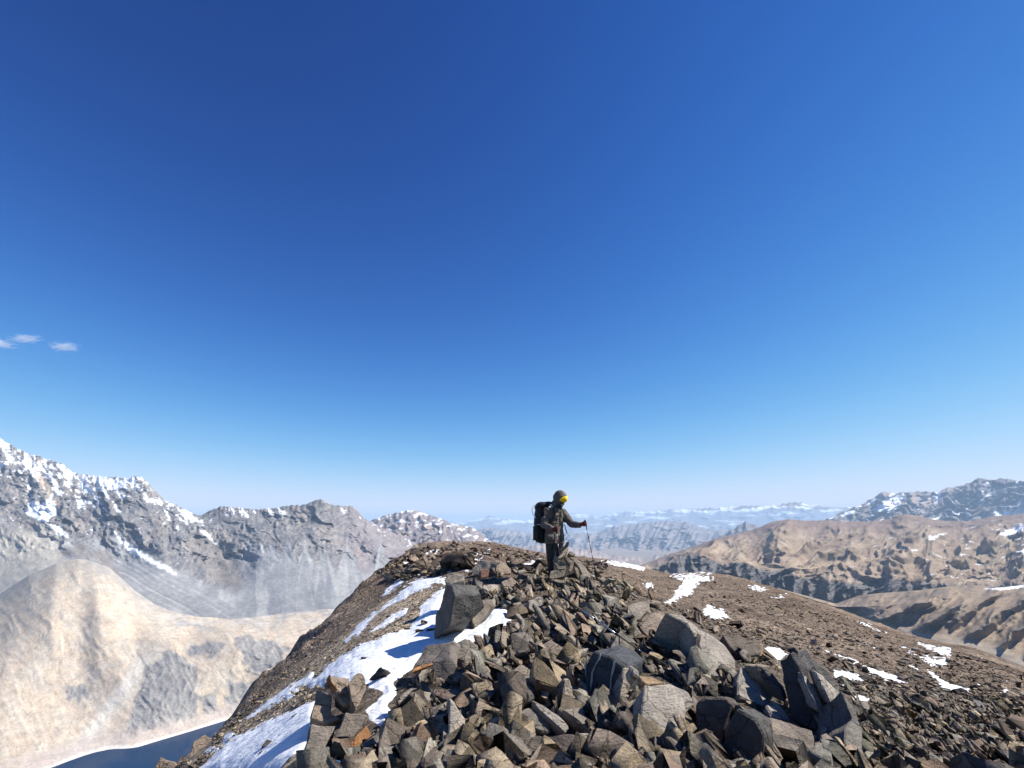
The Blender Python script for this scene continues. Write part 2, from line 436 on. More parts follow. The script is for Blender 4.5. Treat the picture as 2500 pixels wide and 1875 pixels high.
C = mix(C, (0.55, 0.475, 0.375), smooth(-0.1, 0.35, fbm(S.px / 60, S.py / 60, 4, 161)))
C = mix(C, (0.50, 0.435, 0.35), smooth(0.08, 0.42, fbm((S.px - 0.6 * S.py) / 26, S.py / 60, 4, 163)) * 0.8)
C = mix(C, (0.46, 0.42, 0.36), smooth(0.22, 0.4, fbm(S.px / 26, S.py / 26, 4, 165)) * 0.7)
C = mix(C, (0.42, 0.345, 0.265), smooth(0.12, 0.4, fbm((S.px - 0.7 * S.py + warp) / 7, (S.py + 0.4 * S.px) / 55, 5, 167, 0.62)) * 0.75)
C = mix(C, (0.64, 0.53, 0.41), smooth(0.15, 0.4, fbm((S.px - 0.6 * S.py + warp) / 10, (S.py + 0.4 * S.px) / 70, 4, 168, 0.6)) * 0.6)
C = mix(C, (0.34, 0.30, 0.255), smooth(0.42, 0.52, fbm(S.px / 7, S.py / 6, 4, 169, 0.7)) * 0.7)
gb = smooth(1.0, 0.0, np.abs(S.px + 0.75 * (S.py - 1600) - 365) / 40) * smooth(1560, 1640, S.py)
C = mix(C, (0.66, 0.62, 0.54), gb * 0.7)
edge_ = smooth(3.45, 4.0, S.t + 0.25 * fbm(S.px / 24, S.py / 18, 4, 181)) * smooth(150, 230, S.px) * smooth(520, 380, S.px)
C = mix(C, (0.33, 0.31, 0.285), edge_ * 0.85)
edge_ = smooth(3.6, 4.0, S.t + 0.2 * fbm(S.px / 20, S.py / 16, 4, 183)) * smooth(200, 120, S.px)
C = mix(C, (0.40, 0.37, 0.32), edge_ * 0.8)
bench = smooth(3.1, 3.7, S.t) * smooth(310, 400, S.px)
C = mix(C, (0.50, 0.45, 0.385), bench * smooth(-0.2, 0.3, fbm(S.px / 70, S.py / 14, 4, 171)))
C = mix(C, (0.37, 0.345, 0.32), bench * smooth(0.1, 0.4, fbm(S.px / 60, S.py / 16, 4, 173)))
rk = mix(np.broadcast_to(np.array([0.235, 0.23, 0.225]), S.P.shape), (0.36, 0.335, 0.30), smooth(0, 0.4, fbm((S.px - 0.5 * S.py) / 7, S.py / 60, 4, 177, 0.6)))
C = C * (1 - outc[..., None] * 0.92) + rk * (outc[..., None] * 0.92)
band = smooth(0.95, 1.02, S.t) * smooth(1.42, 1.2, S.t + 0.1 * fbm(S.px / 30, S.py / 30, 3, 179))
C = mix(C, (0.47, 0.40, 0.35), band * 0.8)
C = mix(C, (0.66, 0.61, 0.54), smooth(0.97, 1.0, S.t) * smooth(1.09, 1.04, S.t + 0.02 * fbm(S.px / 8, S.py / 8, 2, 5)))
tag(S.build('hill', M_NEARHILL, C), 'pale sandy hill with grey outcrops above the blue lake', kind='structure')

# --- the blue lake in the valley
t = NT('lake_water'); p = t.pos()
t.b.inputs['Specular IOR Level'].default_value = 0.04
nb = t.bump(t.noise(p, 0.03, 4, 0.6), 0.25, 1.0)
M_WATER = t.done((0.003, 0.026, 0.075), 0.1, nb)
lk = np.array([[(-6500, 1500, LAKE_Z), (2500, 1500, LAKE_Z)], [(-6500, 5200, LAKE_Z), (2500, 5200, LAKE_Z)]], float)
tag(link('lake', grid_mesh('lake', lk), M_WATER), 'deep blue lake at the foot of the pale hill', kind='structure')

# --- purple-grey ridge right of the massif
crest = [(820, 1310), (909, 1270), (949, 1256), (975, 1250), (994, 1246), (1010, 1247), (1034, 1252), (1060, 1262), (1085, 1271), (1110, 1281), (1149, 1287), (1171, 1299), (1187, 1315), (1240, 1340), (1330, 1375)]
S = Sheet(820, 1330, 260, 110, [
    ([(820, 1500), (1330, 1470)], 6600.0),
    ([(820, 1400), (1000, 1395), (1100, 1390), (1330, 1420)], 8200.0),
    ([(820, 1350), (950, 1320), (1080, 1330), (1170, 1350), (1330, 1395)], 10000.0),
    (crest, 12000.0)])
wq = fbm(S.px / 50, S.py / 40, 3, 220) * 40
gul = ridged((S.px + 0.7 * S.py + wq) / 50, (S.py + wq) / 60, 5, 221, 0.55); crag = ridged(S.px / 20, S.py / 18, 4, 223)
dd = smooth(0.6, 1.4, S.t) * (1 - 0.7 * smooth(2.6, 3, S.t)) * (-190 * (gul - 0.7) - 60 * (crag - 0.7))
S.points(dd, (ridged(S.px / 14, S.px * 0, 3, 2) - 0.6) * 20 * smooth(2.5, 3, S.t))
C = np.broadcast_to(np.array([0.235, 0.20, 0.195]), S.P.shape).copy()
C = mix(C, (0.33, 0.265, 0.22), smooth(0.0, 0.4, fbm(S.px / 40, S.py / 26, 4, 231)))
C = mix(C, (0.40, 0.31, 0.25), smooth(2.0, 1.3, S.t) * smooth(-0.1, 0.4, fbm((S.px + 0.4 * S.py) / 16, S.py / 60, 4, 233)))
snow = smooth(0.24, 0.34, fbm(S.px / 18, S.py / 9, 4, 237) + 0.25 * smooth(2.2, 3, S.t) - 0.12)* smooth(1.9, 2.6, S.t)
C = mix(C, (0.8, 0.82, 0.86), snow * 0.85)
tag(S.build('mountain', M_FAR, C), 'purple-grey ridge between the snowy massif and the far ranges', kind='structure')

# --- far ranges, one behind another
def far_range(x0, x1, crest, foot, dists, seed, amp, snow_top, col, label, cliff=0.0, nx=420, nt=110):
    mid = [(x, 0.45 * y + 0.55 * np.interp(x, *np.array(crest, float).T)) for x, y in foot]
    S = Sheet(x0, x1, nx, nt, [(foot, dists[0]), (mid, dists[1]), (crest, dists[2])])
    wq = fbm(S.px / 50, S.py / 30, 3, seed + 1) * 40
    gul = ridged((S.px + 0.9 * S.py + wq) / 95, (S.py - 0.2 * S.px + wq) / 60, 5, seed, 0.5); f = fbm(S.px / 14, S.py / 7, 4, seed + 3)
    rib = ridged((S.px + 0.55 * S.py) / 24, S.py / 130, 3, seed + 4)
    dd = (1 - 0.75 * smooth(1.6, 2, S.t)) * 0.5 * amp * (-(gul - 0.7) - 0.25 * f - cliff * (rib - 0.6))
    S.points(dd, (ridged(S.px / 22, S.px * 0 + 2.2, 4, seed + 5) - 0.7) * 0.0026 * dists[2] * smooth(1.4, 2, S.t))
    C = np.broadcast_to(np.array(col), S.P.shape).copy()
    C = mix(C, np.array(col) * (1.35, 1.28, 1.2), smooth(0, 0.4, fbm(S.px / 30, S.py / 16, 4, seed + 6)))
    if snow_top:
        sn = smooth(0.02, 0.2, fbm(S.px / 70, S.py / 9, 4, seed + 7, 0.45) + snow_top * smooth(1.2, 1.95, S.t) - 0.30)
        C = mix(C, (0.8, 0.83, 0.88), sn)
    tag(S.build('mountain', M_FARTHER, C), label, kind='structure')

far_range(780, 2300, [(780, 1280), (1130, 1276), (1160, 1268), (1198, 1260), (1232, 1267), (1270, 1272), (1300, 1271), (1340, 1264), (1401, 1252), (1440, 1258), (1475, 1260), (1524, 1250), (1564, 1249), (1649, 1243), (1698, 1243), (1758, 1238), (1823, 1235), (1877, 1235),
          (1917, 1229), (1952, 1226), (1987, 1234), (2027, 1238), (2071, 1237), (2150, 1240), (2300, 1236)], [(780, 1345), (2300, 1335)], (48000.0, 62000.0, 80000.0), 301, 3400, 0.36, (0.24, 0.21, 0.2), 'hazy blue snow-dusted range along the horizon', nx=520, nt=80)
far_range(1080, 1960, [(1080, 1330), (1140, 1303), (1171, 1291), (1200, 1287), (1240, 1293), (1300, 1306), (1380, 1300), (1450, 1302), (1500, 1284), (1574, 1277), (1620, 1272), (1649, 1271), (1678, 1275), (1723, 1289), (1780, 1296), (1960, 1290)],
          [(1080, 1395), (1450, 1352), (1600, 1350), (1960, 1350)], (27000.0, 31000.0, 36000.0), 331, 1900, 0, (0.22, 0.2, 0.2), 'blue-shadowed cliff range in the hazy middle distance', cliff=1.1, nx=340, nt=80)
far_range(1690, 1960, [(1690, 1340), (1748, 1314), (1790, 1291), (1818, 1273), (1836, 1278), (1852, 1285), (1900, 1300), (1960, 1320)], [(1690, 1370), (1960, 1370)], (19000.0, 20500.0, 22000.0), 351, 520, 0, (0.24, 0.21, 0.2), 'small pointed hazy peak left of the brown plateau', cliff=0.6, nx=160, nt=70)
far_range(1100, 1760, [(1100, 1362), (1250, 1338), (1330, 1328), (1400, 1336), (1470, 1350), (1540, 1362), (1640, 1352), (1760, 1340)], [(1100, 1520), (1760, 1500)], (9000.0, 14000.0, 21000.0), 371, 900, 0, (0.29, 0.235, 0.205), 'pinkish valley slopes behind the hiker', cliff=0.5, nx=240, nt=90)

# --- snow-streaked peaks on the right
crest = [(1960, 1285), (2017, 1268), (2051, 1252), (2096, 1234), (2126, 1219), (2158, 1200), (2181, 1205), (2215, 1202), (2245, 1199), (2290, 1202), (2310, 1192), (2345, 1187), (2369, 1177), (2389, 1167), (2419, 1172), (2449, 1167), (2469, 1172), (2500, 1176), (2620, 1188), (2780, 1170), (2940, 1200)]
S = Sheet(1960, 2940, 360, 120, [
    ([(1960, 1350), (2940, 1340)], 15000.0),
    ([(1960, 1310), (2200, 1285), (2500, 1275), (2940, 1280)], 17000.0),
    ([(1960, 1295), (2100, 1262), (2200, 1245), (2350, 1240), (2500, 1235), (2940, 1245)], 19000.0),
    (crest, 21000.0)])
wq = fbm(S.px / 60, S.py / 40, 3, 420) * 50
gul = ridged((S.px + 0.8 * S.py + wq) / 80, (S.py + wq) / 55, 5, 421, 0.55); crag = ridged((S.px + 0.9 * S.py) / 24, S.py / 40, 4, 423)
dd = smooth(0.5, 1.3, S.t) * (1 - 0.7 * smooth(2.7, 3, S.t)) * (-800 * (gul - 0.7) - 200 * (crag - 0.7))
dd += -smooth(2300, 2420, S.px) * 1000 * (S.px - 2300) / 200 * smooth(1.2, 2.6, S.t)       # the right peak turns its face away from the sun
S.points(dd, (ridged(S.px / 20, S.px * 0 + 1.1, 3, 2) - 0.6) * 45 * smooth(2.5, 3, S.t))
C = np.broadcast_to(np.array([0.205, 0.185, 0.18]), S.P.shape).copy()
C = mix(C, (0.36, 0.29, 0.245), smooth(-0.15, 0.25, fbm(S.px / 60, S.py / 40, 4, 431)) * smooth(2420, 2250, S.px))
snow = np.zeros_like(S.px)
for pl in ([(2135, 1245), (2160, 1222), (2205, 1208), (2212, 1216), (2190, 1235), (2165, 1252)], [(2285, 1205), (2300, 1200), (2298, 1222), (2280, 1235)], [(2400, 1270), (2440, 1243), (2500, 1222), (2560, 1215), (2560, 1250), (2480, 1265), (2420, 1275)],
           [(2055, 1258), (2085, 1240), (2100, 1236), (2080, 1255)], [(2325, 1246), (2335, 1240), (2340, 1258)], [(2350, 1250), (2362, 1240), (2362, 1262)], [(2395, 1176), (2420, 1175), (2410, 1182)]):
    snow = np.maximum(snow, smooth(-2, 2, poly_sd(S.px, S.py, pl) + 9 * fbm(S.px / 12, S.py / 10, 4, 435)))
snow = np.maximum(snow, smooth(0.46, 0.54, fbm((S.px + S.py) / 22, S.py / 26, 4, 437) + 0.04 * S.t))
C = mix(C, (0.8, 0.83, 0.88), snow)
tag(S.build('mountain', M_FARTHER, C), 'dark peaks with snow chutes at the right edge', kind='structure')

# --- brown rolling plateau with canyon cliffs
crest = [(1480, 1420), (1540, 1394), (1564, 1380), (1610, 1362), (1680, 1338), (1748, 1316), (1838, 1294), (1887, 1274), (1927, 1268), (1972, 1272), (2017, 1270), (2066, 1274), (2131, 1273), (2176, 1267), (2190, 1258), (2215, 1255), (2245, 1260), (2275, 1269), (2310, 1272), (2369, 1272), (2419, 1262), (2500, 1254), (2700, 1240), (2940, 1225)]
rim = [(1480, 1432), (1559, 1396), (1609, 1384), (1678, 1346), (1718, 1356), (1758, 1376), (1813, 1370), (1857, 1390), (1922, 1395), (1947, 1408), (2021, 1418), (2096, 1424), (2176, 1413), (2330, 1428), (2419, 1428), (2500, 1423), (2940, 1420)]
foot = [(1480, 1470), (1559, 1425), (1609, 1412), (1678, 1420), (1758, 1424), (1813, 1436), (1897, 1452), (2046, 1495), (2146, 1500), (2500, 1490), (2940, 1480)]
S = Sheet(1480, 2940, 600, 210, [
    ([(x, y + 90) for x, y in foot], 4700.0),
    (foot, 5250.0),
    (rim, [(1480, 6100), (1609, 5900), (1678, 5700), (1718, 6100), (1758, 5800), (1813, 5650), (1857, 5850), (1922, 5600), (2096, 5650), (2940, 5600)]),
    ([(x, 0.55 * np.interp(x, *np.array(rim, float).T) + 0.45 * np.interp(x, *np.array(crest, float).T)) for x, y in rim], 7000.0),
    (crest, 9200.0)])
top = smooth(1.9, 2.3, S.t)
warp = fbm(S.px / 100, S.py / 60, 3, 505) * 60
warp3 = fbm(S.px / 170, S.py / 80, 4, 506) * 110
hill = ridged((S.px + 1.5 * S.py + 0.8 * warp3) / 150, (S.py - 0.3 * S.px + 0.6 * warp3) / 190, 5, 521, 0.47)
flute = ridged((S.px + 0.6 * S.py + 0.5 * warp) / 40, (S.py + 0.4 * warp) / 60, 5, 523, 0.55)
dd = top * (1 - 0.7 * smooth(3.7, 4, S.t)) * (-330 * (hill - 0.75) - 85 * (ridged((S.px + 1.2 * S.py + warp) / 66, (S.py - 0.1 * S.px + 0.5 * warp) / 44, 4, 524, 0.5) - 0.7)) * (0.6 + 0.4 * smooth(4, 2.2, S.t)) - top * 10 * fbm(S.px / 16, S.py / 9, 3, 531)
dd += (1 - top) * smooth(0.4, 1.0, S.t) * (-210 * (flute - 0.7) - 260 * (ridged(S.px / 75, S.py / 200, 2, 527) - 0.6))
h2_ = ridged((S.px + 0.9 * S.py + 0.8 * warp) / 60, (S.py - 0.25 * S.px + 0.6 * warp) / 34, 4, 529, 0.5)
rel = smooth(1.98, 2.5, S.t) * (1 - smooth(3.5, 4, S.t)) * (78 * (hill - 0.6) + 18 * (h2_ - 0.6))
S.points(dd, rel + (ridged(S.px / 26, S.px * 0, 3, 4) - 0.6) * 10 * smooth(3.85, 4, S.t))
C = np.broadcast_to(np.array([0.30, 0.232, 0.168]), S.P.shape).copy()
C = mix(C, (0.235, 0.175, 0.13), smooth(-0.05, 0.35, fbm(S.px / 55, S.py / 22, 4, 541)))
C = mix(C, (0.36, 0.285, 0.205), smooth(0.05, 0.4, fbm((S.px + S.py) / 40, S.py / 24, 4, 543)))
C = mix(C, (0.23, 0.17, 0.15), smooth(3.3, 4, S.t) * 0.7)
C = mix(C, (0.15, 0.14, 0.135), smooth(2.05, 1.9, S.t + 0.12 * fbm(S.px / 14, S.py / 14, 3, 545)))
sn = fbm((S.px + 1.5 * S.py) / 34, (S.py + 0.12 * S.px) / 5, 4, 547)
snow = smooth(0.58, 0.64, sn + 0.13 * smooth(2050, 2450, S.px)) * top * smooth(2000, 2150, S.px) * smooth(3.95, 3.6, S.t)
for pl in ([(2440, 1308), (2470, 1290), (2500, 1285), (2500, 1310), (2455, 1318)], [(2260, 1320), (2290, 1312), (2315, 1303), (2300, 1316), (2275, 1324)], [(2480, 1350), (2500, 1340), (2540, 1345), (2500, 1360)], [(2200, 1347), (2245, 1340), (2230, 1348)]):
    snow = np.maximum(snow, smooth(-1, 2, poly_sd(S.px, S.py, pl) + 5 * fbm(S.px / 10, S.py / 6, 3, 549)))
C = mix(C, (0.8, 0.82, 0.86), snow)
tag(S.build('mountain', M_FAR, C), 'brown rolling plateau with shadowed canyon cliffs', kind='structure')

# --- ribbed brown ridge nearer on the right, above the valley bottom
POND_Z = -640.0
shore = [(1900, 1440), (2041, 1492), (2127, 1522), (2185, 1543), (2235, 1555), (2333, 1573), (2423, 1595), (2500, 1625), (2700, 1690), (2940, 1760)]
S = Sheet(1900, 2940, 360, 150, [
    ([(x, y + 60) for x, y in shore], [(x, float(dist_at_z(x, y, POND_Z)) - 160) for x, y in shore]),
    (shore, [(x, float(dist_at_z(x, y, POND_Z)) + 4) for x, y in shore]),
    ([(1900, 1438), (2041, 1482), (2146, 1480), (2300, 1480), (2420, 1500), (2500, 1510), (2940, 1560)], [(1900, 3900), (2146, 3500), (2400, 3250), (2500, 3050), (2940, 2700)]),
    ([(1900, 1436), (2041, 1474), (2096, 1454), (2146, 1448), (2245, 1441), (2320, 1431), (2374, 1428), (2444, 1434), (2500, 1428), (2700, 1420), (2940, 1400)], [(1900, 4200), (2146, 3900), (2400, 3900), (2500, 3800), (2940, 3500)])])
ph = S.px + 1.25 * S.py + 22 * fbm(S.px / 60, S.py / 60, 3, 601)
rib = ridged(ph / 98, (S.py - 0.8 * S.px) / 420, 3, 605, 0.45)
dd = smooth(1.1, 1.5, S.t) * (1 - 0.6 * smooth(2.6, 3, S.t)) * (-210 * (rib - 0.6) - 26 * fbm(S.px / 22, S.py / 18, 4, 607))
S.points(dd)
C = np.broadcast_to(np.array([0.29, 0.225, 0.165]), S.P.shape).copy()
C = mix(C, (0.20, 0.165, 0.135), smooth(-0.1, 0.35, fbm(ph / 30, S.py / 40, 4, 611)))
C = mix(C, (0.40, 0.33, 0.25), smooth(0.95, 1.0, S.t) * smooth(1.32, 1.1, S.t + 0.08 * fbm(S.px / 20, S.py / 9, 3, 613)) * 0.8)
road = smooth(1.4, 0.5, np.abs(S.t - 2.93) / 0.02) * 0.0
snow = smooth(-1, 1.5, poly_sd(S.px, S.py, [(2395, 1437), (2440, 1435), (2500, 1428), (2500, 1434), (2445, 1441)]) + 3 * fbm(S.px / 9, S.py / 6, 3, 615))
C = mix(C, (0.8, 0.82, 0.86), snow)
tag(S.build('hill', M_NEARHILL, C), 'brown ribbed ridge above the narrow water on the right', kind='structure')
# narrow water below the ribbed ridge
def water_strip(up_, lo_, z):
    n = 40; a = np.array(up_, float); b = np.array(lo_, float)
    x = np.linspace(a[0, 0], a[-1, 0], n); R = []
    for o in (np.interp(x, b[:, 0], b[:, 1]), np.interp(x, a[:, 0], a[:, 1])):
        R.append(at(x, o, dist_at_z(x, o, z)))
    return np.array(R)
V = water_strip([(2160, 1541), (2185, 1545), (2235, 1557), (2333, 1575), (2420, 1600)], [(2160, 1560), (2235, 1585), (2333, 1610), (2420, 1650)], POND_Z + 3)
tag(link('lake', grid_mesh('lake', V), M_WATER), 'narrow dark water in the valley on the right', kind='structure')

# --- one wide sheet under everything, to the horizon
nb_ = 90; rr = np.geomspace(900, 92000, nb_); aa = np.linspace(-math.pi, math.pi, 181)
A, R = np.meshgrid(aa, rr)
V = np.stack([np.sin(A) * R, np.cos(A) * R, -1420 + 90 * fbm(np.sin(A) * R / 5000, np.cos(A) * R / 5000, 3, 701) - 0 * R], -1)
C = np.broadcast_to(np.array([0.28, 0.235, 0.2]), V.shape).copy()
tag(link('ground', grid_mesh('ground', V, C), M_FARTHER), 'valley ground reaching to the horizon', kind='structure')
# ------------------------------------------------------------------ the summit ridge underfoot
CTRL = [  # (px, py, forward distance): where the ground shows in the photograph
    (1250, 1875, 3.6), (900, 1875, 3.9), (700, 1875, 4.4), (560, 1875, 5.6), (430, 1885, 7.4), (1550, 1875, 3.5), (1800, 1875, 3.6), (2100, 1875, 3.9), (2500, 1875, 4.5), (2900, 1875, 5.2),
    (1250, 1700, 5.0), (1000, 1700, 5.2), (850, 1720, 5.2), (1500, 1700, 4.9), (1800, 1720, 4.9), (1250, 1550, 7.0), (1450, 1550, 7.0),
    (1300, 1430, 9.5), (1340, 1412, 10.1), (1420, 1420, 9.9), (1000, 1640, 6.1), (1100, 1500, 8.3), (1120, 1440, 9.8), (1150, 1395, 11.8), (1240, 1388, 12.0),
    (1010, 1425, 12.5), (900, 1560, 8.2), (800, 1605, 8.8), (760, 1596, 11.0), (700, 1750, 6.2), (560, 1800, 7.2), (640, 1740, 7.6), (900, 1484, 12.5),
    (480, 1832, 9.0), (640, 1672, 12.0), (800, 1505, 17.0), (930, 1404, 23.0), (1000, 1345, 34.0), (1100, 1330, 44.0), (1190, 1325, 50.0), (1290, 1345, 54.0), (1380, 1357, 50.0),
    (1050, 1385, 19.0), (1150, 1372, 19.0), (1250, 1395, 17.0), (1290, 1378, 26.0), (1200, 1350, 36.0), (1340, 1385, 21.0), (1440, 1385, 25.0), (1520, 1430, 14.5),
    (1492, 1370, 45.0), (1628, 1406, 38.0), (1728, 1397, 37.0), (1808, 1415, 32.5), (1921, 1450, 28.0), (2034, 1485, 25.0), (2147, 1536, 22.0), (2260, 1570, 20.5), (2362, 1578, 20.0), (2500, 1638, 16.5), (2700, 1720, 14.0), (2950, 1800, 13.0),
    (1650, 1450, 21.0), (1750, 1500, 15.0), (1950, 1530, 17.5), (2100, 1600, 13.5), (2300, 1640, 13.0), (2300, 1710, 8.6), (2400, 1800, 6.0), (2050, 1700, 6.8), (1730, 1575, 7.2), (1600, 1480, 9.0), (1900, 1640, 6.6), (2700, 1830, 6.2),
    # rolling off out of sight beyond the edges
    (480, 1920, 15.0), (640, 1800, 24.0), (800, 1625, 34.0), (930, 1495, 46.0), (1000, 1410, 66.0), (1100, 1390, 85.0), (1190, 1385, 92.0), (1290, 1395, 95.0), (1492, 1420, 82.0), (1628, 1455, 72.0), (1728, 1450, 66.0), (1921, 1500, 52.0), (2147, 1590, 42.0), (2362, 1640, 38.0), (2500, 1700, 32.0),
    (480, 2100, 40.0), (800, 1800, 90.0), (1190, 1560, 190.0), (1628, 1620, 170.0), (2147, 1800, 100.0), (2700, 1950, 60.0), (250, 2000, 9.0), (0, 2150, 9.0), (200, 2200, 20.0), (2950, 1950, 30.0),
]
UK = 2.6
_c = np.array(CTRL, float); _u, _s = ray(_c[:, 0], _c[:, 1]); _v = np.log(_c[:, 2])
def tps_fit(a, b, f, lam=0.004):
    n = len(a); d2 = (a[:, None] - a[None]) ** 2 + (b[:, None] - b[None]) ** 2
    K = 0.5 * d2 * np.log(d2 + 1e-12); K[np.arange(n), np.arange(n)] = lam
    Pm = np.stack([np.ones(n), a, b], 1)
    Am = np.zeros((n + 3, n + 3)); Am[:n, :n] = K; Am[:n, n:] = Pm; Am[n:, :n] = Pm.T
    return np.linalg.solve(Am, np.concatenate([f, np.zeros(3)]))
_w = tps_fit(_u * UK, _v, _s)
GU = np.linspace(-1.75, 1.75, 420); GV = np.linspace(math.log(1.6), math.log(230), 420)
def _tps(u, v):
    out = np.zeros(np.shape(u)); a = np.ravel(u) * UK; b = np.ravel(v); r = np.full(a.shape, _w[-3]) + _w[-2] * a + _w[-1] * b
    for k in range(len(_u)):
        d2 = (a - _u[k] * UK) ** 2 + (b - _v[k]) ** 2
        r += _w[k] * 0.5 * d2 * np.log(d2 + 1e-12)
    return r.reshape(np.shape(u))
_gu, _gv = np.meshgrid(GU, GV, indexing='ij')
GE = _tps(_gu, _gv)
GE = np.clip(GE, -2.2, 0.2)
def slope_e(u, v):
    fu = np.clip((u - GU[0]) / (GU[1] - GU[0]), 0, len(GU) - 1.001); fv = np.clip((v - GV[0]) / (GV[1] - GV[0]), 0, len(GV) - 1.001)
    i = fu.astype(int); j = fv.astype(int); a = fu - i; b = fv - j
    return GE[i, j] * (1 - a) * (1 - b) + GE[i + 1, j] * a * (1 - b) + GE[i, j + 1] * (1 - a) * b + GE[i + 1, j + 1] * a * b
def crag_amp(px, py):
    """rocky knobs on the left shoulder and beyond the hiker"""
    a = smooth(-25, 15, poly_sd(px, py, [(860, 1440), (905, 1400), (1000, 1350), (1110, 1335), (1230, 1340), (1200, 1385), (1080, 1400), (1000, 1415), (930, 1440)]))
    return a
def tz(x, y, rough=True):
    """height of the ground; camera at 0"""
    x = np.asarray(x, float); y = np.asarray(y, float)
    yy = np.maximum(y, 1.6); z = slope_e(x / yy, np.log(yy)) * yy
    if rough:
        sc = np.clip(yy / 12.0, 0.6, 3.0)
        z = z + 0.05 * sc * fbm(x * 0.9, y * 0.9, 3, 801) + 0.02 * sc * fbm(x * 4.1, y * 4.1, 3, 803)
        px, py = project(np.stack([x, yy, z], -1))
        ca = crag_amp(px, py) * smooth(9.5, 12, yy)
        z = z + ca * (0.2 * (ridged(x * 0.35, y * 0.25, 3, 811) - 0.55) * np.clip(yy / 22, 0.5, 1.2))
        lf = smooth(-3.5, -6, x) * smooth(40, 20, yy) * smooth(9, 12, yy)
        z = z + lf * 0.35 * (ridged(x * 0.45, y * 0.4, 4, 815) - 0.55)
        rt = smooth(4, 9, x) * smooth(9, 14, yy)
        z = z + rt * 0.16 * fbm((x + 0.2 * y) * 0.35, y * 0.12, 4, 817)
    return z
def hit(px, py):
    """forward distance at which the ray of a pixel meets the ground (nan: none)"""
    px = np.atleast_1d(np.asarray(px, float)); py = np.atleast_1d(np.asarray(py, float))
    u, s = ray(px, py); out = np.full(px.shape, np.nan)
    vs_ = np.linspace(math.log(2.2), math.log(160), 170)
    prev = None; done = np.zeros(px.shape, bool)
    for v in vs_:
        g = slope_e(u, np.full(u.shape, v)) - s
        if prev is not None:
            h = (~done) & (g >= 0)
            f = np.where(h, prev / (prev - g + 1e-12), 0)
            out[h] = np.exp(v - (1 - np.clip(f[h], 0, 1)) * (vs_[1] - vs_[0])); done |= h
        prev = g
    return out

nu, nv = 500, 400
U = np.linspace(-1.7, 1.7, nu); Vv = np.linspace(math.log(1.65), math.log(220), nv)
UU, VV = np.meshgrid(U, Vv); YY = np.exp(VV); XX = UU * YY
ZZ = tz(XX, YY)
P = np.stack([XX, YY, ZZ], -1)
PX, PY = project(P)
brown = np.array([0.205, 0.16, 0.122])
C = np.broadcast_to(brown, P.shape).copy()
C = mix(C, (0.26, 0.205, 0.16), smooth(-0.1, 0.4, fbm(XX / 5, YY / 9, 4, 821)))
C = mix(C, (0.14, 0.108, 0.085), smooth(0.1, 0.4, fbm(XX / 2.2, YY / 4, 4, 823)))
C = mix(C, (0.29, 0.23, 0.18), smooth(-2.5, -4.5, XX) * 0.8)
rub = smooth(14, 8, YY) * smooth(-3.5, -2.0, XX); C = mix(C, (0.13, 0.11, 0.09), rub * 0.9)
gravel = smooth(-10, 10, poly_sd(PX, PY, [(420, 1880), (560, 1770), (700, 1655), (820, 1560), (900, 1495), (960, 1455), (1060, 1430), (1060, 1500), (960, 1560), (860, 1620), (770, 1680), (640, 1790), (520, 1880)]) + 12 * fbm(XX, YY, 3, 825)) * smooth(20, 15, YY)
C = mix(C, (0.44, 0.36, 0.265), gravel * 0.95)
C = mix(C, (0.115, 0.085, 0.07), crag_amp(PX, PY) * smooth(10, 12, YY) * 0.6)
t = NT('ridge_soil'); p = t.pos()
n1 = t.noise(p, 0.9, 8, 0.68); n2 = t.noise(p, 9, 5, 0.65)
pd = t.n('ShaderNodeMixRGB', blend_type='ADD'); pd.inputs[0].default_value = 0.16
t.l(p, pd.inputs[1]); _nz = t.n('ShaderNodeTexNoise', i_Scale=6.0, i_Detail=3.0); t.l(p, _nz.inputs['Vector']); t.l(_nz.outputs['Color'], pd.inputs[2]); pw = pd.outputs[0]
v1 = t.vor(pw, 9.0); v1c = t.vor(pw, 9.0, 'Color'); v2 = t.vor(pw, 27.0); v3c = t.vor(pw, 27, 'Color')
c = t.mixc(1.0, t.attr(), t.ramp(n1, [(0.3, (0.68, 0.67, 0.66)), (0.7, (1.3, 1.3, 1.3))]), 'MULTIPLY')
c = t.mixc(1.0, c, t.ramp(v1c, [(0.0, (0.55, 0.53, 0.52)), (1.0, (1.55, 1.52, 1.5))]), 'MULTIPLY')
c = t.mixc(0.7, c, t.ramp(v3c, [(0.0, (0.5, 0.5, 0.5)), (1.0, (1.5, 1.5, 1.5))]), 'MULTIPLY')
nr = t.bump(n1, 1.0, 0.35); nr = t.bump(v1, 0.8, -0.07, nr); nr = t.bump(v2, 0.8, -0.025, nr); nr = t.bump(n2, 1.0, 0.03, nr)
t.b.inputs['Specular IOR Level'].default_value = 0.05
M_SOIL = t.done(c, 1.0, nr)
tag(link('summit_ridge', grid_mesh('summit_ridge', P, C), M_SOIL), 'brown stony summit ridge the hiker stands on', kind='structure')

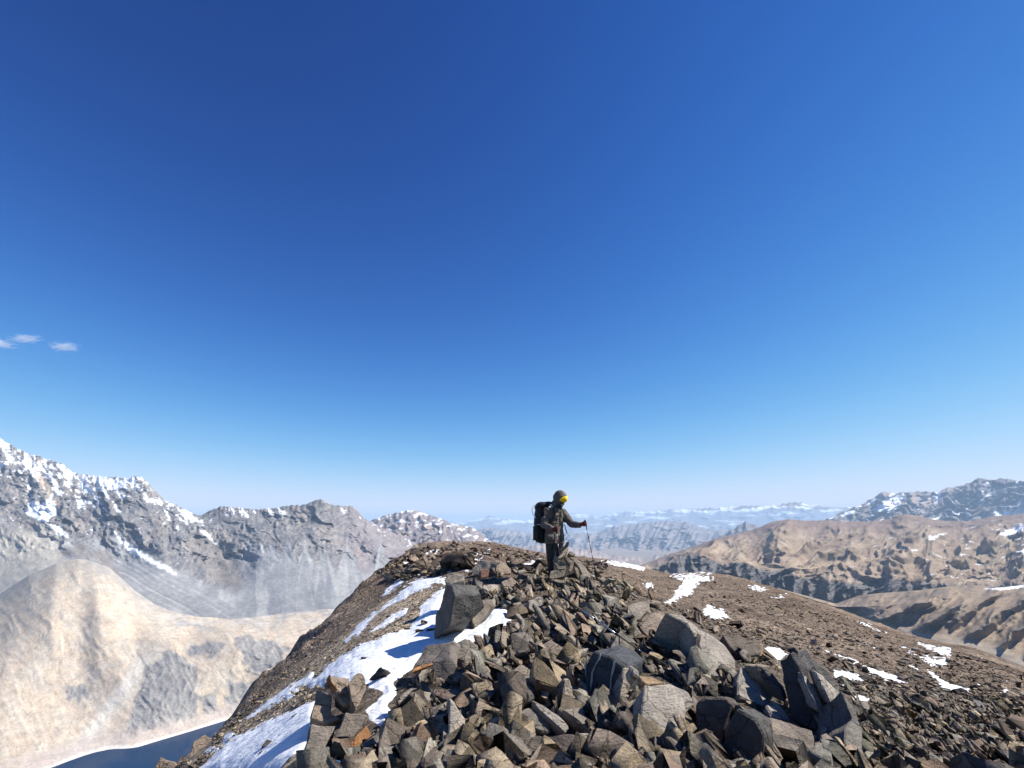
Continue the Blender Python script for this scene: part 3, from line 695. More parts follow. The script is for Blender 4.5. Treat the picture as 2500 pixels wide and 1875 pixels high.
# ------------------------------------------------------------------ snow lying on the ridge
t = NT('snow'); p = t.pos()
n1 = t.noise(t.pos((1.6, 3.2, 2.0), rot=(0, 0, 0.5)), 2.2, 6, 0.6); n2 = t.noise(p, 60, 3, 0.6)
nr = t.bump(n1, 0.8, 0.09); nr = t.bump(n2, 0.5, 0.006, nr)
t.b.inputs['Specular IOR Level'].default_value = 0.15
M_SNOW = t.done(t.ramp(n1, [(0.2, (0.80, 0.82, 0.85)), (0.8, (0.88, 0.89, 0.90))]), 0.75, nr)
SNOW = []
def snow_patch(poly, label, thick=0.10, warp=6.0, res=1.0, ramp=None):
    poly = [(float(a), float(b)) for a, b in poly]
    pa = np.array(poly); mx0, my0 = pa.min(0) - 12; mx1, my1 = pa.max(0) + 12
    q = []
    for i in range(len(poly)):
        a = pa[i]; b = pa[(i + 1) % len(poly)]
        for f in (0, 0.34, 0.67): q.append(a + (b - a) * f)
    q = np.array(q); d = hit(q[:, 0], q[:, 1]); d = d[~np.isnan(d)]
    d0, d1 = d.min() * 0.93, d.max() * 1.07
    u0, _ = ray(mx0, my1); u0b, _ = ray(mx0, my0); u1, _ = ray(mx1, my1); u1b, _ = ray(mx1, my0)
    ua, ub = min(u0, u0b), max(u1, u1b)
    n_u = int(np.clip((mx1 - mx0) * res, 14, 160)); n_v = int(np.clip(math.log(d1 / d0) * 260 * res, 14, 140))
    UU, VV = np.meshgrid(np.linspace(ua, ub, n_u), np.linspace(math.log(d0), math.log(d1), n_v))
    Y = np.exp(VV); X = UU * Y; zt = tz(X, Y); zs = slope_e(UU, VV) * Y
    px, py = project(np.stack([X, Y, zs], -1))
    k = np.clip(9.0 / Y, 0.4, 1.6)
    sd = poly_sd(px, py, poly) + warp * (1.5 * fbm(X * 1.3 * k, Y * 0.7 * k, 3, 901) + 0.9 * fbm(X * 5 * k, Y * 3 * k, 3, 903, 0.5))
    if my0 > 1395 and mx1 < 1100: sd = sd + 7.0 + 5.0 * fbm(X * 2.2, Y * 1.6, 3, 907)
    e = np.clip(sd / (ramp or np.clip(6 + thick * 600, 12, 60)), -0.6, 1)
    h = thick * smooth(-0.15, 1, e) + np.minimum(e, 0) * 0.4 - 0.008
    zsn = zt * 0.55 + zs * 0.45 + 0.01
    h2 = h * (0.75 + 0.5 * fbm(X * 1.1, Y * 0.8, 3, 905))
    z = np.where(e > 0, zt * (1 - np.clip(e * 2, 0, 1)) + zsn * np.clip(e * 2, 0, 1) + h2, zt + h)
    V = np.stack([X, Y, z], -1)
    m = sd > -2.0
    if m.sum() < 6: return
    o = link('snow_patch', grid_mesh('snow_patch', V, mask=m), M_SNOW)
    tag(o, label, kind='stuff')
    SNOW.append((poly, d0, d1))

snow_patch([(1225, 1477), (1250, 1486), (1258, 1511), (1242, 1538), (1220, 1532), (1215, 1560), (1171, 1573), (1136, 1562), (1087, 1592), (1060, 1603), (1000, 1640), (965, 1667), (975, 1700), (955, 1724), (965, 1748), (945, 1790), (905, 1762), (887, 1738), (917, 1708), (930, 1692), (897, 1680), (895, 1655), (940, 1630),
            (1000, 1590), (1060, 1555), (1100, 1530), (1140, 1515), (1152, 1530), (1165, 1520), (1190, 1490)], 'long snow tongue running down from beneath the dark standing slab', 0.07, 5.0, 1.2)
snow_patch([(1017, 1410), (1060, 1407), (1084, 1416), (1084, 1424), (1063, 1426), (1052, 1440), (1008, 1456), (990, 1467), (949, 1486), (910, 1516), (880, 1541), (845, 1570), (833, 1567), (870, 1530), (905, 1498), (945, 1466), (975, 1440)], 'upper snow strip on the left shoulder', 0.06, 8)
snow_patch([(1078, 1445), (1080, 1480), (1075, 1519), (1070, 1553), (1030, 1590), (960, 1632), (900, 1665), (850, 1672), (800, 1680), (754, 1668), (803, 1624), (830, 1602), (868, 1586), (917, 1564), (960, 1545), (998, 1537), (1025, 1504), (1034, 1474)], 'broad snow field left of the dark standing slab', 0.06, 8)
snow_patch([(906, 1542), (960, 1500), (996, 1483), (990, 1498), (940, 1528)], 'thin snow streak between gravel bands', 0.04, 5)
snow_patch([(590, 1762), (651, 1719), (705, 1682), (761, 1643), (757, 1658), (700, 1700), (635, 1738)], 'narrow slanting snow streak on the left gravel', 0.04, 5)
snow_patch([(465, 1890), (529, 1839), (600, 1790), (640, 1768), (700, 1742), (775, 1712), (780, 1770), (750, 1840), (745, 1895)], 'snow field in the lower left corner of the ridge', 0.06, 6)
for pl in ([(676, 1762), (700, 1745), (712, 1748), (690, 1764)], [(500, 1838), (520, 1826), (530, 1830), (512, 1842)], [(545, 1808), (565, 1794), (575, 1797), (556, 1811)], [(600, 1850), (640, 1822), (655, 1826), (620, 1853)], [(690, 1700), (722, 1680), (730, 1684), (700, 1704)]):
    snow_patch(pl, 'small snow scrap on the gravel left of the snow field', 0.03, 3, 1.5)
snow_patch([(700, 1900), (760, 1856), (800, 1838), (818, 1842), (850, 1895)], 'snow around the blue pole grip', 0.08, 3)
snow_patch([(880, 1842), (925, 1795), (955, 1800), (955, 1835), (895, 1855)], 'small snow pocket among the lower left rocks', 0.08, 3)
for pl in ([(984, 1388), (1003, 1370), (1006, 1374), (992, 1390)], [(1035, 1366), (1040, 1359), (1063, 1350), (1078, 1345), (1056, 1359)], [(1041, 1392), (1060, 1385), (1087, 1369), (1101, 1358), (1125, 1363), (1112, 1373), (1090, 1376), (1068, 1387), (1052, 1394)],
           [(1122, 1394), (1144, 1375), (1171, 1358), (1201, 1352), (1196, 1362), (1171, 1368), (1152, 1384), (1141, 1398)], [(933, 1452), (954, 1432), (981, 1411), (978, 1424), (949, 1446)], [(1072, 1400), (1090, 1394), (1100, 1396), (1080, 1404)]):
    snow_patch(pl, 'snow lying between the dark crags of the left shoulder', 0.07, 3, 2.0)
snow_patch([(1254, 1378), (1299, 1373), (1301, 1363), (1305, 1366), (1339, 1373), (1360, 1380), (1340, 1386), (1279, 1386)], 'snow patch on the saddle behind the hiker', 0.12, 2, 2.0)
snow_patch([(1470, 1370), (1524, 1377), (1574, 1390), (1570, 1394), (1500, 1380)], 'thin snow edge along the far right crest', 0.3, 1.5, 2.0)
snow_patch([(1606, 1470), (1639, 1458), (1644, 1443), (1661, 1428), (1664, 1418), (1634, 1406), (1668, 1405), (1728, 1394), (1748, 1411), (1703, 1428), (1693, 1453), (1668, 1458), (1649, 1473), (1634, 1481)], 'white snow patch at the crest of the right slope', 0.06, 5, 1.6)
for k, pl in enumerate(([(1570, 1421), (1590, 1420), (1597, 1435), (1580, 1438)], [(1827, 1430), (1850, 1431), (1876, 1441), (1855, 1447), (1835, 1440)], [(1711, 1495), (1730, 1478), (1767, 1490), (1786, 1511), (1750, 1515), (1720, 1506)], [(1870, 1455), (1902, 1463), (1885, 1468)],
           [(1898, 1448), (1922, 1453), (1905, 1456)], [(2096, 1520), (2128, 1530), (2110, 1532)], [(2131, 1536), (2163, 1545), (2140, 1547)], [(2013, 1580), (2065, 1605), (2058, 1609), (2020, 1588)], [(2072, 1602), (2096, 1611), (2083, 1618)],
           [(2203, 1583), (2257, 1605), (2286, 1609), (2297, 1605), (2279, 1589), (2243, 1574), (2264, 1577), (2322, 1580), (2322, 1602), (2311, 1625), (2286, 1626), (2257, 1615)], [(2264, 1632), (2286, 1643), (2322, 1665), (2366, 1680), (2362, 1702), (2315, 1694), (2293, 1669)],
           [(2105, 1625), (2134, 1632), (2170, 1643), (2199, 1654), (2226, 1667), (2188, 1665), (2134, 1650), (2109, 1638)], [(2026, 1631), (2076, 1640), (2112, 1660), (2062, 1660), (2051, 1665), (2096, 1683), (2062, 1680), (2040, 1658)],
           [(2074, 1694), (2109, 1698), (2132, 1714), (2105, 1721), (2091, 1723)], [(1860, 1578), (1903, 1580), (1930, 1595), (1905, 1617), (1870, 1610)], [(2109, 1567), (2143, 1582), (2132, 1586)], [(2380, 1595), (2411, 1606), (2403, 1613)],
           [(2380, 1661), (2433, 1685), (2418, 1689)], [(2443, 1690), (2452, 1672), (2463, 1683), (2487, 1700), (2460, 1700)], [(2448, 1655), (2472, 1663), (2458, 1667)], [(2217, 1616), (2240, 1629), (2228, 1629)], [(2152, 1740), (2180, 1754), (2160, 1754)])):
    snow_patch(pl, ['white snow scrap scattered on the brown right slope', 'large hooked snow patch low on the right slope'][k == 9] if k != 10 else 'long snow patch with a dark boulder on it, lower right slope', 0.035 if k not in (9, 10) else 0.06, 5.0, 1.8)
# ------------------------------------------------------------------ rock
def rock_material(name, per_object):
    t = NT(name)
    if per_object:
        oi = t.n('ShaderNodeObjectInfo'); base = oi.outputs['Color']
        src = t.n('ShaderNodeTexCoord').outputs['Object']
        off = t.n('ShaderNodeVectorMath', operation='ADD'); t.l(src, off.inputs[0])
        cm = t.n('ShaderNodeCombineXYZ'); 
        mlt = t.math('MULTIPLY', oi.outputs['Random'], 37.0)
        for k in range(3): t.l(mlt, cm.inputs[k])
        t.l(cm.outputs[0], off.inputs[1]); p = off.outputs[0]
    else:
        base = t.attr(); p = t.pos()
    st = t.n('ShaderNodeMapping'); st.inputs['Scale'].default_value = (2.0, 2.6, 11.0); st.inputs['Rotation'].default_value = (0.5, 0.35, 0.2); t.l(p, st.inputs['Vector'])
    n1 = t.noise(p, 5.0, 7, 0.65); n2 = t.noise(st.outputs[0], 4.0, 6, 0.7); n3 = t.noise(p, 48.0, 4, 0.65)
    c = t.mixc(1.0, base, t.ramp(n1, [(0.28, (0.62, 0.62, 0.64)), (0.5, (1.0, 0.99, 0.97)), (0.74, (1.38, 1.34, 1.27))]), 'MULTIPLY')
    c = t.mixc(0.8, c, t.ramp(n3, [(0.3, (0.68, 0.68, 0.68)), (0.7, (1.3, 1.3, 1.3))]), 'MULTIPLY')
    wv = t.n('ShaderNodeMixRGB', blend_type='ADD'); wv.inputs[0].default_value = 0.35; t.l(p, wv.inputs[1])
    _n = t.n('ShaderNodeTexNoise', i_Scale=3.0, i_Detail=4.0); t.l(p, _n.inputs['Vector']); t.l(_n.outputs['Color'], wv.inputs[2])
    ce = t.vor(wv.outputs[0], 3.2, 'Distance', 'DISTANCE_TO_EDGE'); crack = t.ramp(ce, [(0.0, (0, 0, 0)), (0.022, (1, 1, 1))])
    pc = t.vor(wv.outputs[0], 3.2, 'Color')
    c = t.mixc(0.55, c, t.ramp(pc, [(0.0, (0.72, 0.72, 0.73)), (1.0, (1.25, 1.23, 1.2))]), 'MULTIPLY')
    c = t.mixc(1.0, c, t.ramp(ce, [(0.0, (0.35, 0.33, 0.32)), (0.014, (1, 1, 1))]), 'MULTIPLY')  # crack lines darkened: dirt and gathered shade put into the colour
    lich = t.ramp(t.noise(p, 2.1, 6, 0.7), [(0.60, (0, 0, 0)), (0.70, (1, 1, 1))])
    c = t.mixc(t.math('MULTIPLY', lich, 0.45), c, (0.26, 0.155, 0.085))
    nr = t.bump(crack, 0.6, 0.02); nr = t.bump(n2, 0.8, 0.045, nr); nr = t.bump(n1, 0.8, 0.05, nr); nr = t.bump(n3, 0.6, 0.008, nr)
    t.b.inputs['Specular IOR Level'].default_value = 0.22
    return t.done(c, 0.72, nr)
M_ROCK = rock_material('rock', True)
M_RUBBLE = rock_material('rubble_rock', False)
TINTS = np.array([1.42, 1.41, 1.36]) * np.array([(0.205, 0.17, 0.135), (0.185, 0.165, 0.14), (0.225, 0.185, 0.145), (0.15, 0.13, 0.112), (0.19, 0.155, 0.13), (0.25, 0.205, 0.15), (0.195, 0.185, 0.16), (0.225, 0.165, 0.125), (0.28, 0.225, 0.155), (0.17, 0.155, 0.135)])
rng = np.random.default_rng(11)

def cut_rock(seed, dims, cuts, lo=0.8):
    """a block with planes knocked off it: (verts, tris), unit size"""
    r = random.Random(seed); bm = bmesh.new(); bmesh.ops.create_cube(bm, size=1.0)
    for v in bm.verts: v.co = Vector((v.co.x * dims[0] * r.uniform(lo, 1.15), v.co.y * dims[1] * r.uniform(lo, 1.15), v.co.z * dims[2] * r.uniform(lo, 1.15)))
    bmesh.ops.convex_hull(bm, input=bm.verts)
    for k in range(cuts):
        n = Vector((r.gauss(0, 1) / dims[0], r.gauss(0, 1) / dims[1], r.gauss(0, 1) / dims[2] * 0.55)).normalized()
        far = max(v.co.dot(n) for v in bm.verts); near = min(v.co.dot(n) for v in bm.verts)
        h = far - (far - near) * r.uniform(0.06, 0.34)
        g = bm.verts[:] + bm.edges[:] + bm.faces[:]
        res = bmesh.ops.bisect_plane(bm, geom=g, plane_co=n * h, plane_no=n, clear_outer=True)
        ed = [e for e in res['geom_cut'] if isinstance(e, bmesh.types.BMEdge)]
        if ed: bmesh.ops.edgeloop_fill(bm, edges=ed)
    bmesh.ops.remove_doubles(bm, verts=bm.verts, dist=0.05 if cuts else 0.001)
    bmesh.ops.convex_hull(bm, input=bm.verts)
    loose = [v for v in bm.verts if not v.link_faces]
    if loose: bmesh.ops.delete(bm, geom=loose, context='VERTS')
    bmesh.ops.triangulate(bm, faces=bm.faces)
    bmesh.ops.recalc_face_normals(bm, faces=bm.faces)
    bm.verts.index_update()
    v = np.array([tuple(x.co) for x in bm.verts]); f = np.array([[x.index for x in fc.verts] for fc in bm.faces]); bm.free()
    v -= (v.max(0) + v.min(0)) / 2
    return v, f

SHAPES = [(1, 0.75, 0.5), (1, 0.8, 0.28), (1, 0.6, 0.2), (1, 0.5, 0.42), (0.95, 0.9, 0.36), (1, 0.42, 0.24), (1, 0.7, 0.62), (1, 0.85, 0.18)]
BIG = [cut_rock(100 + k, SHAPES[k % 8], 6 + k % 4) for k in range(32)]
SMALL = [cut_rock(300 + k, SHAPES[k % 8], 2 + k % 3) for k in range(32)]
LOW = [cut_rock(700 + k, SHAPES[k % 8], 0, 0.4) for k in range(48)]
PLATE = [cut_rock(500 + k, [(1, 0.75, 0.15), (1, 0.55, 0.12), (0.9, 0.8, 0.24), (1, 0.4, 0.13)][k % 4], 4 + k % 2) for k in range(24)]

def rot_mats(n, tilt, r):
    """random rotations: the thin axis leans from upright by up to about tilt"""
    a = r.uniform(0, 2 * np.pi, n); ti = np.abs(r.normal(0, tilt, n)); b = r.uniform(0, 2 * np.pi, n)
    ca, sa, ct, s_t, cb, sb = np.cos(a), np.sin(a), np.cos(ti), np.sin(ti), np.cos(b), np.sin(b)
    z = np.zeros(n); o = np.ones(n)
    Rz = lambda c, s: np.stack([np.stack([c, -s, z], -1), np.stack([s, c, z], -1), np.stack([z, z, o], -1)], 1)
    Rx = np.stack([np.stack([o, z, z], -1), np.stack([z, ct, -s_t], -1), np.stack([z, s_t, ct], -1)], 1)
    return Rz(ca, sa) @ Rx @ Rz(cb, sb)

def plate_mats(n, r, base=(0.42, -0.36, 0.72), sig=0.26, loose=0.18):
    """rotations of plates that share a lean, as broken strata do; a share of them lie anyhow"""
    nn = np.array(base) + r.normal(0, sig, (n, 3)); m = r.random(n) < loose; nn[m] = r.normal(0, 1, (m.sum(), 3)) + np.array([0, 0, 0.8])
    nn /= np.linalg.norm(nn, axis=1, keepdims=True); nn[nn[:, 2] < 0] *= -1
    h = r.normal(0, 1, (n, 3)); a = np.cross(nn, h); a /= np.linalg.norm(a, axis=1, keepdims=True); b = np.cross(nn, a)
    return np.stack([a, b, nn], -1)

def in_poly(n, poly, r):
    pa = np.array(poly, float); lo, hi = pa.min(0), pa.max(0); out = np.zeros((0, 2))
    while len(out) < n:
        q = r.uniform(lo, hi, (n * 2, 2)); out = np.concatenate([out, q[poly_sd(q[:, 0], q[:, 1], poly) > 0]])
    return out[:n]

def in_snow(px, py, margin=0.0):
    m = np.zeros(len(px), bool)
    for pl, a, b in SNOW: m |= poly_in(px, py, pl, margin)
    return m

def spread(n, poly, sizes, r, snow_keep=0.03, power=2.2, clear=0.0):
    """positions on the ground seen through a polygon of the picture, with sizes in metres (power law)"""
    q = in_poly(n, poly, r); d = hit(q[:, 0], q[:, 1]); ok = ~np.isnan(d) & (d < 70)
    sn = in_snow(q[:, 0], q[:, 1], 3.0); ok &= (~sn) | (r.random(n) < snow_keep)
    for pl in HEROES: ok &= ~poly_in(q[:, 0], q[:, 1], pl, -2.0 - clear)
    q = q[ok]; d = d[ok]; P = at(q[:, 0], q[:, 1], d); P[:, 2] = tz(P[:, 0], P[:, 1])
    a, b = sizes; w = r.random(len(P)); s = (a ** (1 - power) + w * (b ** (1 - power) - a ** (1 - power))) ** (1 / (1 - power))
    return P, s, q

def rubble(name, P, s, lib, tilt, tints, r, label, sink=0.12, squash=1.0, plates=False):
    n = len(P); R = plate_mats(n, r) if plates else rot_mats(n, tilt, r); kind = r.integers(0, len(lib), n); tn = tints[r.integers(0, len(tints), n)] * r.uniform(0.75, 1.25, (n, 1))
    V, Fc, Cc = [], [], []; off = 0
    for k in range(len(lib)):
        i = np.where(kind == k)[0]
        if not len(i): continue
        v, f = lib[k]; m = len(v)
        sc = s[i, None] * r.uniform(0.8, 1.2, (len(i), 3))
        w = np.einsum('nij,nvj->nvi', R[i], v[None] * sc[:, None, :])
        w[..., 2] *= squash
        lift = -w[..., 2].min(1) * (1 - 2 * sink * r.uniform(0.3, 1.6, len(i)))
        w += P[i][:, None, :]; w[..., 2] += lift[:, None]
        V.append(w.reshape(-1, 3)); Fc.append((f[None] + (np.arange(len(i)) * m)[:, None, None] + off).reshape(-1, 3)); Cc.append(np.repeat(tn[i], m, 0)); off += len(i) * m
    o = link(name, tri_mesh(name, np.concatenate(V), np.concatenate(Fc), np.concatenate(Cc)), M_RUBBLE)
    return tag(o, label, kind='stuff')

# ---- the rocks one can point at: the seen face traced, with its own depth, tilt and thickness
from mathutils import noise as mnoise
def Z(n, pts):
    ox, oy, k = {1: (1250, 1160, 250 / 1382), 4: (900, 1280, 600 / 2212), 5: (700, 1450, 600 / 2212), 6: (1200, 1450, 600 / 2212), 7: (1700, 1450, 800 / 2212)}[n]
    return [(ox + x * k, oy + y * k) for x, y in pts]
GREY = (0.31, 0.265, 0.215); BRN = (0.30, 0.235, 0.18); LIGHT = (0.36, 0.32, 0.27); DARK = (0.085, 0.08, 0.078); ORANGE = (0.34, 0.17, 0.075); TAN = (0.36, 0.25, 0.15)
CLUSTER = {}
def face_points(poly, n, d=None, g=None):
    n = Vector(n).normalized(); low = max(range(len(poly)), key=lambda i: poly[i][1])
    if n.x >= 0 and g != 'free': n = (n + Vector((0.14, 0, 0.16))).normalized()
    if g != 'free':
        h = float(hit(poly[low][0], min(poly[low][1], 2000))[0]); h = 6.0 if math.isnan(h) else h * 0.985
        if g is None or d is None: d = h
        else:
            CLUSTER.setdefault(g, h / d); d = d * CLUSTER[g]
    p0 = Vector(at(*poly[low], d).tolist()); k = n.dot(p0); out = []
    for x, y in poly:
        u, s_ = ray(x, y); rv = Vector((float(u), 1.0, float(s_))); out.append(rv * (k / n.dot(rv)))
    if g != 'free':                       # nothing of the seen face lies behind the ground
        hh = hit([p[0] for p in poly], [p[1] for p in poly]); s = min([1.0] + [h * 0.985 / o.y for h, o in zip(hh, out) if not math.isnan(h)])
        out = [o * s for o in out]
    return out, n
def slab_mesh(name, fp, n, thick, ext, taper, rough, seed, res=0.05):
    r = random.Random(seed); c = sum(fp, Vector()) / len(fp); ext = Vector(ext).normalized() if ext else -n
    bm = bmesh.new(); F = [bm.verts.new(p) for p in fp]
    B = []
    for p in fp:
        q = c + (p - c) * (taper * r.uniform(0.88, 1.1)) + ext * thick * r.uniform(0.75, 1.2); B.append(bm.verts.new(q))
    bm.faces.new(F); m = len(F)
    for i in range(m): bm.faces.new((F[i], B[i], B[(i + 1) % m], F[(i + 1) % m]))
    bm.faces.new(B[::-1])
    bmesh.ops.recalc_face_normals(bm, faces=bm.faces)
    bmesh.ops.bevel(bm, geom=bm.edges[:], offset=min(0.012, thick * 0.08), segments=1, affect='EDGES', clamp_overlap=True)
    bmesh.ops.triangulate(bm, faces=bm.faces)
    for k in range(4):
        lg = [e for e in bm.edges if e.calc_length() > res]
        if not lg or len(bm.faces) > 1500: break
        bmesh.ops.subdivide_edges(bm, edges=lg, cuts=1); bmesh.ops.triangulate(bm, faces=[f for f in bm.faces if len(f.verts) > 3])
    bm.normal_update(); o3 = Vector((seed * 3.1, seed * 1.7, 0))
    for v in bm.verts:
        w = v.co + o3
        a = mnoise.fractal(w * 4.0, 0.8, 2.1, 3) * 0.9 + (mnoise.cell(w * 7.0) - 0.5) * 0.25 + mnoise.noise(w * 19) * 0.3
        v.co += v.normal * a * rough
    me = bpy.data.meshes.new(name); bm.to_mesh(me); bm.free()
    me.polygons.foreach_set('use_smooth', np.ones(len(me.polygons), bool)); me.set_sharp_from_angle(angle=math.radians(24))
    return me
hero_n = [0]
HEROES = []
def hero(zn, pts, n, thick, tint, label, ext=None, d=None, taper=0.85, rough=0.02, name='boulder', cat='rock', g=None, parent=None, group=None):
    hero_n[0] += 1; poly = Z(zn, pts) if zn else pts; HEROES.append(poly); fp, nn = face_points(poly, n, d, g)
    o = link(name, slab_mesh(name, fp, nn, thick, ext, taper, rough, hero_n[0]), M_ROCK, parent); o.color = (*tint, 1)
    if parent is None: tag(o, label, cat, group)
    return o, fp, nn
# dark standing slab and its neighbours, left of the crest
hero(4, [(690, 540), (742, 545), (772, 640), (745, 790), (722, 930), (590, 1040), (608, 800), (640, 740), (662, 640)], (-0.88, -0.44, 0.1), 0.45, (0.10, 0.095, 0.09), 'tall dark standing slab rising from the snow left of the crest', ext=(0.8, 0.6, 0), d=8.0, name='standing_slab', g='slab')
hero(4, [(800, 575), (870, 570), (920, 660), (930, 760), (880, 880), (760, 960), (735, 850), (780, 640)], (0.1, -0.93, 0.3), 0.4, (0.15, 0.13, 0.11), 'grey upright block leaning against the tall dark slab', ext=(0.1, 1, -0.1), d=8.1, name='upright_block', g='slab')
hero(4, [(938, 690), (1110, 678), (1142, 730), (1080, 780), (960, 925), (928, 880)], (0.1, -0.8, 0.55), 0.35, GREY, 'slanting slab above the upper end of the snow tongue', d=8.2, g='slab')
hero(4, [(700, 452), (790, 430), (862, 440), (862, 505), (740, 545), (688, 522)], (-0.1, -0.7, 0.7), 0.3, GREY, 'squat block on top of the dark standing slab', d=9.3, g='slab')
hero(4, [(925, 400), (1010, 320), (1190, 342), (1110, 402), (1095, 455), (940, 455)], (-0.25, -0.8, 0.5), 0.6, GREY, 'flat-topped boulder below the snow of the left shoulder', d=11.3, g='flat')
hero(4, [(1110, 400), (1190, 342), (1225, 335), (1285, 400), (1285, 445), (1150, 455)], (0.4, -0.8, 0.45), 0.5, BRN, 'brown boulder joined to the flat-topped boulder', d=11.2, g='flat')
hero(4, [(1000, 410), (1085, 405), (1080, 470), (1010, 490)], (0.2, -0.9, 0.4), 0.3, (0.2, 0.11, 0.08), 'reddish stone below the flat-topped boulder', d=10.6)
hero(4, [(1440, 690), (1520, 645), (1580, 650), (1570, 780), (1500, 800), (1440, 760)], (0.35, -0.85, 0.4), 0.25, LIGHT, 'pale pointed stone in front of the cairn', d=7.9)
hero(4, [(1310, 880), (1400, 850), (1510, 880), (1540, 930), (1420, 960), (1330, 990)], (0.05, -0.75, 0.65), 0.3, BRN, 'brown wedge stone right of the snow tongue', d=6.9)
hero(4, [(1165, 985), (1230, 905), (1245, 970), (1250, 1060), (1170, 1050)], (0.15, -0.85, 0.5), 0.25, (0.2, 0.14, 0.12), 'pinkish pointed stone sticking out of the snow tongue', d=6.5)
hero(4, [(1190, 520), (1290, 470), (1370, 545), (1300, 560), (1215, 560)], (0.1, -0.7, 0.7), 0.3, BRN, 'peaked stone midway along the crest', d=9.0)
hero(4, [(1020, 570), (1040, 540), (1170, 545), (1180, 590), (1080, 600)], (0.1, -0.5, 0.85), 0.25, LIGHT, 'pale flat stone beside the upright block', d=8.7)
# brown cluster in the lower left
hero(5, [(215, 1172), (460, 1165), (375, 1330), (300, 1500), (120, 1510), (190, 1300)], (0.12, -0.85, 0.5), 0.3, GREY, 'grey slab leaning over the shaded snow in the lower left', d=4.7, g='ll')
hero(5, [(270, 850), (410, 900), (405, 1060), (515, 1130), (350, 1172), (212, 1125), (245, 960)], (0.2, -0.85, 0.45), 0.35, BRN, 'brown slab at the left end of the lower left rock cluster', d=5.15, g='ll')
hero(5, [(318, 832), (378, 712), (400, 800), (470, 885), (420, 915)], (-0.75, -0.6, 0.25), 0.25, BRN, 'dark pointed stone topping the lower left rock cluster', d=5.25, ext=(0.8, 0.5, -0.2), g='ll')
hero(5, [(385, 716), (455, 850), (468, 880), (400, 800)], (0.55, -0.75, 0.35), 0.1, ORANGE, 'small orange-faced flake on the pointed stone of the lower left cluster', d=5.22, g='ll')
hero(5, [(430, 800), (470, 760), (545, 800), (600, 960), (520, 1000), (430, 900)], (0.1, -0.8, 0.6), 0.25, BRN, 'brown stone in the middle of the lower left rock cluster', d=5.2, g='ll')
hero(5, [(545, 800), (640, 690), (700, 690), (735, 830), (705, 905), (620, 1050), (570, 960)], (0.3, -0.82, 0.48), 0.3, BRN, 'rounded brown slab beside the snow tongue, lower left cluster', d=5.1, g='ll')
hero(5, [(520, 1070), (740, 1082), (705, 1170), (570, 1340), (480, 1440), (435, 1280)], (0.15, -0.78, 0.6), 0.3, (0.2, 0.17, 0.14), 'grey-brown slab above the orange stone in the lower left', d=4.6, g='ll')
hero(5, [(725, 1165), (795, 1300), (690, 1425), (560, 1410), (575, 1330)], (0.45, -0.75, 0.48), 0.22, ORANGE, 'bright orange rock face in the lower left cluster', d=4.45, g='ll')
hero(5, [(470, 1480), (560, 1400), (690, 1425), (640, 1500), (560, 1570), (440, 1570)], (0.2, -0.7, 0.7), 0.22, (0.27, 0.15, 0.09), 'rusty stone beside the blue pole grip', d=4.25, g='ll')
hero(5, [(560, 1455), (700, 1400), (775, 1570), (540, 1580)], (0.1, -0.7, 0.7), 0.25, (0.24, 0.175, 0.13), 'tan slab at the bottom edge in the lower left', d=4.0, g='ll')
hero(5, [(730, 770), (830, 640), (890, 680), (880, 700), (735, 790)], (-0.5, -0.75, 0.4), 0.15, DARK, 'dark stone poking from the snow above the lower left cluster', d=5.9)
# crest centre, lower left half
hero(5, [(1420, 512), (1540, 425), (1640, 405), (1725, 460), (1650, 620), (1605, 710), (1560, 600), (1430, 562)], (-0.05, -0.75, 0.66), 0.4, GREY, 'broad grey stone at the lower edge of the snow tongue', d=6.3)
hero(5, [(1112, 690), (1470, 565), (1540, 640), (1500, 790), (1280, 810), (1120, 805)], (-0.1, -0.9, 0.42), 0.35, (0.19, 0.165, 0.14), 'long stone with an orange top edge beside the snow tongue', d=5.7, ext=(0.05, 0.8, 0.3), g='tongue')
hero(5, [(1150, 660), (1470, 555), (1490, 578), (1300, 640), (1130, 700)], (0.1, -0.5, 0.85), 0.06, ORANGE, 'orange weathered strip on the long stone by the snow tongue', d=5.62, g='tongue')
hero(5, [(1305, 905), (1330, 862), (1620, 850), (1655, 980), (1600, 1065), (1440, 965)], (0.0, -0.55, 0.83), 0.25, (0.19, 0.14, 0.115), 'flat reddish-brown slab in the lower centre', d=5.1)
hero(5, [(1005, 935), (1120, 832), (1310, 880), (1302, 960), (1190, 1010), (1200, 1105), (1080, 1080)], (0.12, -0.72, 0.68), 0.3, GREY, 'angular grey slab right of the snow tongue in the lower centre', d=5.1)
hero(5, [(1462, 930), (1632, 1120), (1575, 1450), (1500, 1450), (1440, 1395), (1458, 1150)], (0.45, -0.82, 0.32), 0.22, LIGHT, 'tall pale spike standing upright in the lower centre', ext=(-0.25, 0.95, -0.1), d=4.45, taper=0.8, g='spike')
hero(5, [(1160, 1280), (1270, 1080), (1300, 1010), (1340, 1130), (1440, 1400), (1180, 1420)], (-0.55, -0.8, 0.2), 0.2, DARK, 'slab left of the pale spike, its shade painted into the tint', d=4.7, g='spike')  # shade beside the spike put into the dark tint of this slab
hero(5, [(1285, 1030), (1305, 1000), (1365, 1190), (1330, 1180)], (0.4, -0.85, 0.3), 0.05, TAN, 'thin tan flake beside the pale spike', d=4.6, g='spike')
hero(5, [(1612, 1465), (1802, 1225), (1965, 1330), (1985, 1445), (1895, 1500)], (0.12, -0.75, 0.62), 0.3, LIGHT, 'pale triangular rock at the bottom centre', d=4.1)
